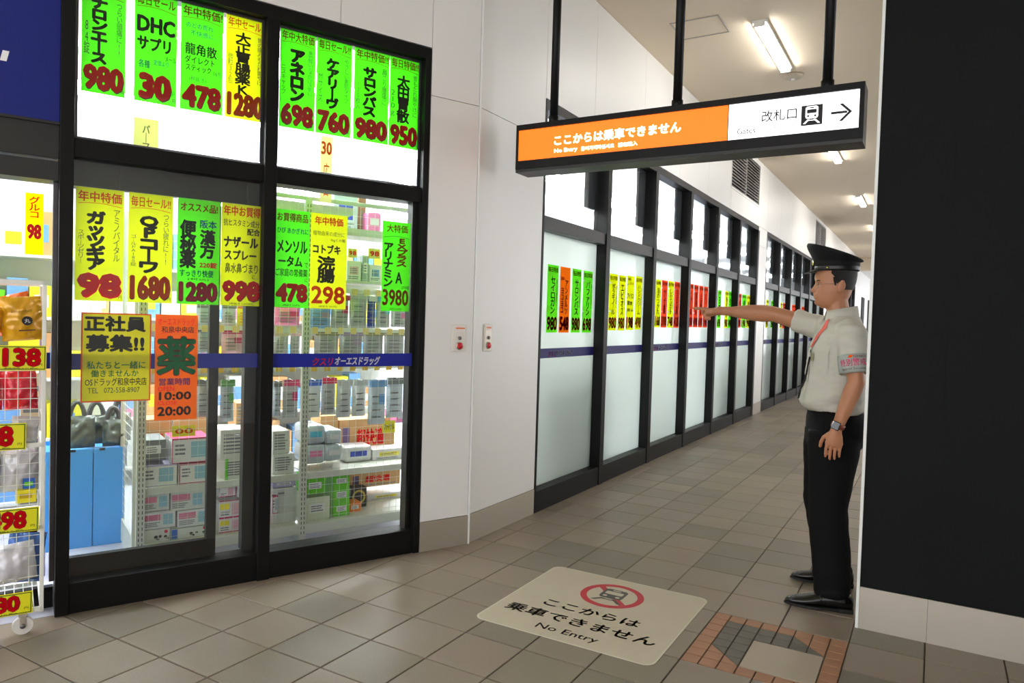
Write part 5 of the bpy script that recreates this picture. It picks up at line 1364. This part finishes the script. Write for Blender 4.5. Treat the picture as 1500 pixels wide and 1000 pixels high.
# ears
for s in (-1, 1):
    er = []
    for j in range(7):
        u = j / 6; er.append(ell(0, 0, 0, .017 * math.sin(PI * (u * .86 + .1)) + .004, .009, 12))
        zc = hz + .070 + .062 * u
        er[-1] = [Vector((hx - .034 - .010 * u + p.x, s * (.074 + .006 * u) + p.y, zc + p.z)) for p in er[-1]]
    b.rings(er)
# neck
limb(b, [((-.035, 0, 1.40), .075, .09), ((-.022, 0, 1.46), .062, .066), ((-.004, 0, 1.52), .056, .058), ((.008, 0, 1.58), .056, .056), ((.010, 0, 1.64), .06, .06)], 20)
# trunk
tr = [(.86, -.02, .09, .12), (.95, -.02, .095, .125), (1.02, -.015, .095, .125), (1.12, -.01, .10, .135), (1.22, -.005, .115, .165), (1.32, -.01, .115, .18), (1.40, -.02, .10, .175), (1.45, -.025, .07, .12), (1.48, -.03, .04, .06)]
b.rings([ell(x, 0, z, rx, ry, 24, 2.3) for z, x, rx, ry in tr])
# left arm hanging (towards the camera)
SL = Vector((-.042, .185, 1.405)); EL = Vector((-.068, .240, 1.165)); WL = Vector((.012, .232, .925))
limb(b, [(SL, .052, .052), (SL.lerp(EL, .3), .050, .048), (SL.lerp(EL, .7), .043, .042), (EL, .041, .040), (EL.lerp(WL, .2), .043, .040), (EL.lerp(WL, .55), .036, .033), (EL.lerp(WL, .85), .029, .024), (WL, .027, .021), (WL + Vector((.006, -.002, -.03)), .030, .020)], 16)
# right arm stretched out
SR = Vector((.050, -.175, 1.428)); ER = Vector((.302, -.245, 1.500)); WR = Vector((.580, -.315, 1.512))
SRm = Vector((-.01, -.185, 1.42))
limb(b, [(SR, .055, .055), (SR.lerp(ER, .3), .052, .050), (SR.lerp(ER, .7), .046, .044), (ER, .044, .042), (ER.lerp(WR, .2), .050, .043), (ER.lerp(WR, .5), .044, .037), (ER.lerp(WR, .85), .028, .026), (WR, .026, .023), (WR + Vector((.03, -.006, .0)), .027, .022)], 16)
# hands
def finger(base, dirs, r0, r1):
    p = Vector(base); pts = [p.copy()]
    for d_, l in dirs: p = p + Vector(d_).normalized() * l; pts.append(p.copy())
    n = len(pts); rr = [r0 + (r1 - r0) * i / (n - 1) for i in range(n)]
    pp_ = []
    for i, q_ in enumerate(pts): pp_.append((q_, rr[i], rr[i]))
    pp_.append((pts[-1] + (pts[-1] - pts[-2]).normalized() * rr[-1] * .7, rr[-1] * .55, rr[-1] * .55))
    limb(b, pp_, 10)
# left hand: back of the hand to the camera, fingers down, slightly curled
PL = WL + Vector((.014, .0, -.055)); ax = Vector((.12, -.02, -1)).normalized(); fw = Vector((1, 0, .12)).normalized()
limb(b, [(WL + Vector((.004, 0, -.01)), .028, .019), (WL + ax * .04, .036, .018), (WL + ax * .072, .043, .016), (WL + ax * .088, .041, .013)], 16)
for k, (o, l) in enumerate(((.0315, .066), (.0105, .076), (-.0105, .071), (-.0305, .056))):
    base = WL + ax * .082 + fw * o
    finger(base, [(ax + fw * (o * .6), l * .45), (ax + Vector((-.10, -.18, 0)), l * .32), (ax + Vector((-.2, -.42, 0)), l * .26)], .0088, .0068)
finger(WL + ax * .03 + fw * .026 + Vector((0, -.008, 0)), [(ax + fw * .9 + Vector((0, -.5, 0)), .035), (ax + fw * .25 + Vector((0, -.4, 0)), .032), (ax + Vector((0, -.3, 0)), .024)], .0125, .0088)
# right hand: index finger straight, the others curled under
dx = (WR - ER).normalized(); PRp = WR + dx * .012; up_ = Vector((0, 0, 1)); sd = Vector((.1, .98, 0)).normalized()
limb(b, [(WR, .026, .021), (WR + dx * .03 + up_ * -.004, .023, .033), (WR + dx * .065 + up_ * -.012, .025, .042), (WR + dx * .094 + up_ * -.015, .023, .042)], 16)
ib = WR + dx * .088 + up_ * .006
finger(ib + sd * .006, [(dx + up_ * .00, .042), (dx + up_ * -.02, .026), (dx + up_ * .02, .020)], .0108, .0082)
for k, (dz, l, oy) in enumerate(((-.012, .046, .002), (-.030, .042, 0), (-.047, .036, -.003))):
    base = WR + dx * (.086 - .006 * k) + up_ * dz + sd * (.004 + oy)
    finger(base, [(dx + sd * .25 + up_ * -.12, l * .8), (dx * -.15 + sd * -1.0 + up_ * -.1, l * .55), (dx * -1 + sd * -.5, l * .55)], .0118, .0098)
finger(WR + dx * .035 + up_ * -.002 + sd * .020, [(dx + sd * .35 + up_ * .12, .034), (dx + up_ * -.10 + sd * -.0, .030), (dx + up_ * -.1 + sd * -.2, .022)], .0118, .0086)
# legs
for s in (1, -1):
    hp = Vector((-.02, .085 * s, .92)); kn = Vector((.01, (.125) * s, .50)); an = Vector((-.012 if s > 0 else -.07, (.185) * s, .09))
    limb(b, [(hp, .075, .07), (hp.lerp(kn, .5), .07, .066), (kn, .058, .056), (kn.lerp(an, .3), .058, .055), (kn.lerp(an, .8), .038, .036), (an, .036, .034), (an + Vector((0, 0, -.03)), .04, .034)], 16)
body = b.build('body', M_SKIN, man)
fuse(body, .0042, 3, .5)

# ---- face details
M_EYE = mat('eye_white', rgb(225, 220, 215), .25); M_IRIS = mat('iris', rgb(40, 26, 20), .2); M_LIP = mat('lips', rgb(188, 112, 92), .5)
def ball(mb, c, rx, ry, rz, n=14):
    rs = []
    for i in range(1, n):
        a = PI * i / n; rs.append([Vector((c[0] + rx * math.sin(a) * math.cos(2 * PI * k / 16), c[1] + ry * math.sin(a) * math.sin(2 * PI * k / 16), c[2] + rz * math.cos(a))) for k in range(16)])
    mb.rings(rs)
for s in (1, -1):
    ex, ey, ez = hx - .02 + .080, s * .031, hz + .113
    m_ = MB(); ball(m_, (ex - .001, ey, ez), .0085, .0105, .0036); e_ = m_.build('eye', M_EYE, man)
    m_ = MB(); ball(m_, (ex + .0045, ey + s * .001, ez), .0038, .0045, .0036); m_.build('iris', M_IRIS, e_)
    m_ = MB(); m_.tube([(ex + .014, ey - s * .014, ez + .017), (ex + .012, ey, ez + .021), (ex + .001, ey + s * .017, ez + .018)], [.0022, .003, .0016], 6); m_.build('eyebrow', M_HAIR, man)
m_ = MB(); m_.tube([(hx + .058, .026, hz + .056), (hx + .071, .014, hz + .050), (hx + .0775, 0, hz + .049), (hx + .071, -.014, hz + .050), (hx + .058, -.026, hz + .056)], [.0024, .004, .005, .004, .0024], 8); m_.build('lips', M_LIP, man)
# rimless glasses
M_WIRE = mat('wire_rim', rgb(120, 112, 105), .5, .8)
g = MB()
for s in (1, -1):
    pts = [(hx + .074 - .010 * abs(math.sin(a)) * (1 if math.cos(a) > 0 else 0), s * (.032 + .021 * math.cos(a)), hz + .108 + .015 * math.sin(a)) for a in [2 * PI * k / 20 for k in range(20)]]
    g.tube(pts, .0008, 6, closed=True)
    g.tube([(hx + .070, s * .053, hz + .112), (hx + .040, s * .074, hz + .113), (hx - .045, s * .078, hz + .112)], .0008, 6)
g.tube([(hx + .076, -.011, hz + .112), (hx + .079, 0, hz + .114), (hx + .076, .011, hz + .112)], .0008, 6)
g.build('glasses', M_WIRE, man)
# hair: cropped, below the cap, down the nape
h = MB(); rings = []
for zz in [.085, .095, .11, .13, .15, .17, .19, .21]:
    _, cx, rx, ry = lerp_prof(zz); ring = []
    t_ = .0045 + .004 * min(1, (zz - .085) / .04)
    a0 = (1.80 if zz < .10 else 1.68 if zz < .13 else 1.45 if zz < .16 else 1.25)
    n = 24; outer = []; inner = []
    for i in range(n + 1):
        a = a0 + (2 * PI - 2 * a0) * i / n
        tt = t_ * min(1, min(i, n - i) / 3 + .25)
        outer.append(Vector((hx - .02 + cx + (rx + tt) * math.cos(a), (ry + tt) * math.sin(a), hz + zz)))
        inner.append(Vector((hx - .02 + cx + (rx - .006) * math.cos(a), (ry - .006) * math.sin(a), hz + zz)))
    rings.append(outer + inner[::-1])
h.rings(rings); h.build('hair', M_HAIR, man)
# sideburns
for s in (1, -1):
    m_ = MB(); m_.tube([(hx - .006, s * .0735, hz + .15), (hx - .008, s * .0745, hz + .125), (hx - .010, s * .0745, hz + .105)], [.009, .007, .003], 8); m_.build('sideburn', M_HAIR, man)

# ---- cap
cap = MB(); cz = hz + .183; ccx = hx - .025
def capring(z, cx, rx, ry, tilt): return ell(cx, 0, z, rx, ry, 36, 2.1, tilt)
TL = .15
rings = [capring(cz, ccx, .105, .083, .0), capring(cz + .002, ccx, .108, .086, .0), capring(cz + .045, ccx + .002, .112, .089, .02), capring(cz + .052, ccx + .003, .115, .092, .05), capring(cz + .082, ccx + .012, .135, .118, TL * 1.6), capring(cz + .093, ccx + .014, .140, .124, TL * 2.0), capring(cz + .101, ccx + .014, .136, .120, TL * 2.2), capring(cz + .105, ccx + .012, .100, .088, TL * 2.3), capring(cz + .103, ccx + .010, .04, .035, TL * 2.3)]
cap.rings(rings); capo = cap.build('cap', M_CAPM, man)
m_ = MB(); rings = [capring(cz + .006, ccx, .1095, .0875, 0), capring(cz + .010, ccx, .111, .0885, 0), capring(cz + .022, ccx, .1115, .089, 0), capring(cz + .026, ccx, .110, .0875, 0)]
m_.rings(rings, cap=False); m_.build('cap_band', M_PEAK, capo)
pk = []
n = 20
for lay, dz in ((0, 0), (1, .003)):
    row_in = []; row_out = []
    for i in range(n + 1):
        a = -1.08 + 2.16 * i / n
        ix, iy = ccx + .108 * math.cos(a), .086 * math.sin(a)
        ln = .050 * max(0, math.cos(a * 1.35)) ** .7
        row_in.append(Vector((ix - .004, iy, cz + .007 + dz))); row_out.append(Vector((ix + ln, iy * 1.02, cz + .007 + dz - ln * .42)))
    pk.append((row_in, row_out))
m_ = MB(); N1 = n + 1
vs = pk[0][0] + pk[0][1] + pk[1][0] + pk[1][1]; fs = []
for i in range(n):
    fs += [(i, i + 1, N1 + i + 1, N1 + i), (2 * N1 + i, 3 * N1 + i, 3 * N1 + i + 1, 2 * N1 + i + 1), (N1 + i, N1 + i + 1, 3 * N1 + i + 1, 3 * N1 + i)]
m_.add(vs, fs, True); m_.build('peak', M_PEAK, capo)
M_GOLD = mat('gold_button', rgb(214, 196, 110), .25, 1.0)
m_ = MB(); a = 1.05; ball(m_, (ccx + .116 * math.cos(a), .093 * math.sin(a) + .001, cz + .014), .006, .006, .006); m_.build('cap_button', M_GOLD, capo)
m_ = MB(); ball(m_, (ccx + .118, 0, cz + .045), .005, .014, .016); m_.build('cap_badge', M_GOLD, capo)

# ---- shirt
s_ = MB()
tr = [(.990, -.006, .134, .165), (1.008, -.0, .152, .178), (1.03, .006, .160, .186), (1.08, .006, .158, .188), (1.16, .0, .145, .186), (1.25, -.003, .142, .192), (1.33, -.010, .138, .200), (1.40, -.022, .122, .198), (1.445, -.030, .098, .155), (1.475, -.032, .078, .10), (1.495, -.03, .070, .082), (1.50, -.028, .060, .07)]
s_.rings([ell(x, 0, z, rx, ry, 32, 2.4) for z, x, rx, ry in tr])
EC = SL.lerp(EL, .80)
limb(s_, [(SL + Vector((0, -.06, .02)), .070, .060), (SL, .073, .064), (SL.lerp(EL, .35), .071, .063), (SL.lerp(EL, .6), .070, .063), (EC, .069, .063), (EC + (EL - SL).normalized() * .004, .066, .054)], 24)
ECR = SR.lerp(ER, .56)
limb(s_, [(SR + Vector((-.03, .07, .0)), .070, .070), (SR, .074, .070), (SR.lerp(ER, .3), .070, .066), (ECR, .068, .064), (ECR + (ER - SR).normalized() * .004, .058, .054)], 24)
shirt = s_.build('shirt', M_SHIRT, man)
fuse(shirt, .006, 6, .5)
def fold(c):                                 # soft folds
    f1 = noise.noise(Vector((c.x * 7 + c.z * 9, c.y * 6, c.z * 16))); f2 = noise.noise(Vector((c.x * 16, c.y * 16, c.z * 34 + 7)))
    low = max(0, min(1, (1.15 - c.z) / .12))
    return .0085 * f1 * (.5 + low) + .0050 * f2
displace(shirt, fold)
# hole edge so that the arm leaves the sleeve: darker lining rings are the sleeve hems
M_HEM = M_SHIRT
# collar, placket, pocket, badge, lanyard
col = MB(); rings = []
for z, r_, dz in ((1.492, .064, 0), (1.515, .062, 0), (1.535, .064, 0), (1.537, .070, 0), (1.512, .076, 0), (1.485, .080, 0)):
    ring = []
    for k in range(33):
        a = .30 + (2 * PI - .60) * k / 32
        ring.append(Vector((-.020 + r_ * 1.08 * math.cos(a), r_ * 1.04 * math.sin(a), z - .030 * (math.cos(a) * .5 + .5) + .012)))
    rings.append(ring)
vs = [p for r in rings for p in r]; fs = []
for i in range(len(rings) - 1):
    for k in range(32): fs.append((i * 33 + k, i * 33 + k + 1, (i + 1) * 33 + k + 1, (i + 1) * 33 + k))
col.add(vs, fs, True); o = col.build('collar', M_SHIRT, man)
from mathutils.bvhtree import BVHTree
_bv = {}
def hug(pts2, off, kind='shirt'):
    """drop points onto the shirt from outside along their direction from the trunk axis"""
    me = shirt.data
    if 'b' not in _bv: _bv['b'] = BVHTree.FromPolygons([v.co for v in me.vertices], [tuple(p.vertices) for p in me.polygons])
    bv = _bv['b']
    out = []
    for a, z in pts2:
        d_ = Vector((math.cos(a), math.sin(a), 0)); o_ = Vector((-.01, 0, z)) + d_ * .6
        hit = bv.ray_cast(o_, -d_)
        out.append(hit[0] + d_ * off if hit[0] is not None else Vector((-.01, 0, z)) + d_ * .15)
    return out
def patch(a0, a1, z0, z1, off, nm, m_, n=6, par=None, skew=0.0):
    pts = []
    for j in range(n + 1):
        for i in range(n + 1):
            pts.append((a0 + (a1 - a0) * i / n + skew * j / n, z0 + (z1 - z0) * j / n))
    P = hug(pts, off); fs = [(j * (n + 1) + i, j * (n + 1) + i + 1, (j + 1) * (n + 1) + i + 1, (j + 1) * (n + 1) + i) for j in range(n) for i in range(n)]
    mb = MB().add(P, fs, True); return mb.build(nm, m_, par or man)
patch(.42, .52, 1.04, 1.40, .0035, 'placket', M_SHIRT, 10)
M_ORA = mat('orange_placket', rgb(226, 74, 44), .6)
m_ = MB(); P = hug([(.44, 1.325), (.58, 1.325), (.50, 1.38), (.78, 1.38), (.62, 1.435), (.98, 1.43), (.50, 1.468), (.80, 1.478)], .007)
m_.add(P, [(0, 1, 3, 2), (2, 3, 5, 4), (4, 5, 7, 6)], True); m_.build('orange_facing', M_ORA, man)
pk_ = patch(.80, 1.22, 1.215, 1.315, .006, 'pocket', M_SHIRT, 6)
patch(.78, 1.24, 1.298, 1.325, .010, 'pocket_flap', M_SHIRT, 6)
patch(.64, .76, 1.255, 1.298, .010, 'name_badge', mat('badge_card', rgb(150, 140, 110), .4), 2)
patch(.56, .63, 1.298, 1.314, .012, 'badge_clip', M_SLOT, 2)
P = hug([(.54, 1.275), (.48, 1.24), (.40, 1.20), (.30, 1.15), (.20, 1.10), (.12, 1.05)], .008)
MB().tube(P, .0045, 6).build('tie', M_SLOT, man)

# ---- armband on the left sleeve
M_BAND = mat('armband_grey', rgb(168, 178, 172), .6)
axa = (EL - SL).normalized(); A0_ = SL.lerp(EL, .46); A1_ = EC + axa * .006
nr = Vector((0, 1, 0)); nr = (nr - axa * nr.dot(axa)).normalized(); br = axa.cross(nr)     # nr towards the camera
def arm_pt(u, v, r=.0):     # u angle, v 0..1 down the band
    p = A0_.lerp(A1_, v); return p + (nr * math.cos(u) * (.0655 + r) + br * math.sin(u) * (.0735 + r))
rings = [[arm_pt(2 * PI * k / 32, v, rr_) for k in range(32)] for v, rr_ in ((0, -.004), (0, .001), (.5, .0015), (1, .001), (1, -.006))]
ab = MB().rings(rings, cap=False).build('armband', M_BAND, man)
sgn = -1 if (br.x > 0) else 1
def fnb(x, z):               # x along the sleeve circumference in metres, z up
    return arm_pt(sgn * x / .071, 1 - z, .0035)
def fnr(x, z):
    return arm_pt(sgn * x / .071, 1 - z, .0035)
# circumferential direction on screen: his front is to the left
t = MB(); text(t, '特別警戒', -.076, .32, .044, .72, bold=.02, fn=fnr); t.build('pink_lettering', mat('pink_print', rgb(214, 50, 110), .6), ab)
t = MB(); text(t, 'Special Security', -.072, .08, .044, .24, bold=.0, fn=fnr); text(t, 'NANKAI', -.010, .76, .045, .90, bold=.0, fn=fnr); t.build('small_lettering', mat('brown_print', rgb(120, 70, 60), .6), ab)
t = MB(); t.add([fnr(x, z) for x, z in ((-.035, .78), (-.018, .78), (-.012, .92), (-.028, .92))], [(0, 1, 2, 3)]); t.build('orange_mark', INKS['O'], ab)

# ---- wrist watch
wx = (WL - EL).normalized(); wc = EL.lerp(WL, .93); rw = []
n1 = Vector((0, 1, 0)); n1 = (n1 - wx * n1.dot(wx)).normalized(); n2 = wx.cross(n1)
for dz, r_ in ((-.011, .0), (-.011, .003), (.011, .003), (.011, .0)):
    rw.append([wc + wx * dz + n1 * math.cos(2 * PI * k / 24) * (.0245 + r_) + n2 * math.sin(2 * PI * k / 24) * (.0305 + r_) for k in range(24)])
wt = MB().rings(rw, cap=False).build('wrist_watch', mat('brown_leather', rgb(128, 70, 46), .5), man)
wd = (n1 * .88 + Vector((.45, 0, 0))).normalized(); wd = (wd - wx * wd.dot(wx)).normalized(); wt2 = wx.cross(wd)
Mw = Matrix((wt2, wd, wx)).transposed().to_4x4(); Mw.translation = wc + wd * .029
MB().box(-.019, .019, -.004, .007, -.021, .021, mt=Mw, ch=.0035).build('watch_case', mat('dark_watch', rgb(16, 17, 20), .12, coat=.5), wt)
MB().box(.019, .0215, -.002, .004, -.004, .006, mt=Mw).build('crown', M_WIRE, wt)

# ---- trousers and belt
t = MB()
t.rings([ell(x, 0, z, rx, ry, 32, 2.3) for z, x, rx, ry in [(.78, -.005, .11, .14), (.82, -.012, .140, .168), (.90, -.018, .150, .178), (.95, -.016, .146, .176), (.99, -.010, .134, .168), (1.022, -.008, .128, .162), (1.024, -.008, .10, .14)]])
for s in (1, -1):
    hp = Vector((-.002, .088 * s, .88)); kn = Vector((.022, .122 * s, .50)); an = Vector((-.012 if s > 0 else -.07, .182 * s, .075))
    limb(t, [(hp, .132, .090), (hp.lerp(kn, .25), .126, .095), (hp.lerp(kn, .6), .108, .088), (kn, .096, .080), (kn.lerp(an, .35), .096, .076), (kn.lerp(an, .75), .090, .072), (kn.lerp(an, .96), .088, .070), (an, .088, .070), (an + Vector((0, 0, -.012)), .078, .062)], 24)
tro = t.build('trousers', M_TROU, man)
fuse(tro, .0065, 5, .5)
def fold2(c):
    f1 = noise.noise(Vector((c.x * 8, c.y * 8, c.z * 9 + 3))); f2 = noise.noise(Vector((c.x * 14, c.y * 12, c.z * 26)))
    an_ = max(0, min(1, (.22 - c.z) / .12)); return .006 * f1 + .006 * f2 * (an_ + .25)
displace(tro, fold2)
m_ = MB(); m_.rings([ell(-.008, 0, z, rx, ry, 36, 2.3) for z, rx, ry in ((.992, .131, .166), (.992, .138, .171), (1.020, .136, .168), (1.020, .127, .162))], cap=False); bl = m_.build('belt', M_SHOE, man)
m_ = MB(); m_.box(.122, .132, -.022, .022, .988, 1.024, ch=.002); m_.build('buckle', M_WIRE, bl)

# ---- shoes
def shoe(cx, cy, rot, nm='shoe'):
    Ms = T(cx, cy, 0) @ Matrix.Rotation(rot, 4, 'Z') @ Matrix.Diagonal((1.1, 1.04, 1.12, 1))
    u = MB(); secs = [(-.102, .020, .066, .014), (-.092, .031, .080, .010), (-.06, .035, .086, .010), (-.02, .036, .086, .010), (.02, .037, .080, .010), (.05, .040, .072, .010), (.08, .043, .062, .010), (.11, .044, .054, .010), (.14, .040, .048, .011), (.165, .031, .041, .012), (.180, .020, .034, .013), (.189, .008, .025, .016)]
    rings = []
    for x, w, hgt, z0 in secs:
        ring = []
        for k in range(20):
            a = 2 * PI * k / 20; c, s = math.cos(a), math.sin(a)
            ring.append(Vector((x, w * (abs(c) ** .95) * (1 if c > 0 else -1) * (1 - .12 * max(0, s) ** 3), z0 + (hgt - z0) * (.5 + .5 * s) if s > -.3 else z0 + (hgt - z0) * .35 * (1 + s) / .7)))
        rings.append(ring)
    u.rings(rings, mt=Ms); sh = u.build(nm, M_SHOE, man)
    so = MB(); pts = []
    for k in range(28):
        a = 2 * PI * k / 28; c, s = math.cos(a), math.sin(a)
        x = .044 + .150 * c; w = .045 * (1 - .18 * (1 if c < 0 else 0) - .35 * max(0, c) ** 4); pts.append((x, w * s))
    n = len(pts); so.add([(p[0], p[1], .006 if p[0] > -.03 else .0) for p in pts] + [(p[0], p[1], .016) for p in pts], [tuple(range(n))[::-1], tuple(range(n, 2 * n))] + [(i, (i + 1) % n, (i + 1) % n + n, i + n) for i in range(n)], False, Ms)
    so.build('sole', mat('sole_rubber', rgb(10, 10, 10), .6), sh)
    he = MB(); he.box(-.102, -.038, -.032, .032, 0.0, .018, mt=Ms, ch=.003); he.build('heel', mat('sole_rubber', rgb(10, 10, 10), .6), sh)
    st = MB(); st.tube([(.035, -.044, .045), (.040, -.026, .066), (.043, 0, .071), (.040, .026, .066), (.035, .044, .045)], [.005] * 5, 8, mt=Ms); st.tube([(.052, -.03, .055), (.058, 0, .064), (.052, .03, .055)], [.003] * 3, 8, mt=Ms); st.build('strap', M_SHOE, sh)
shoe(.008, .196, math.radians(0))
shoe(-.055, -.20, math.radians(-4))
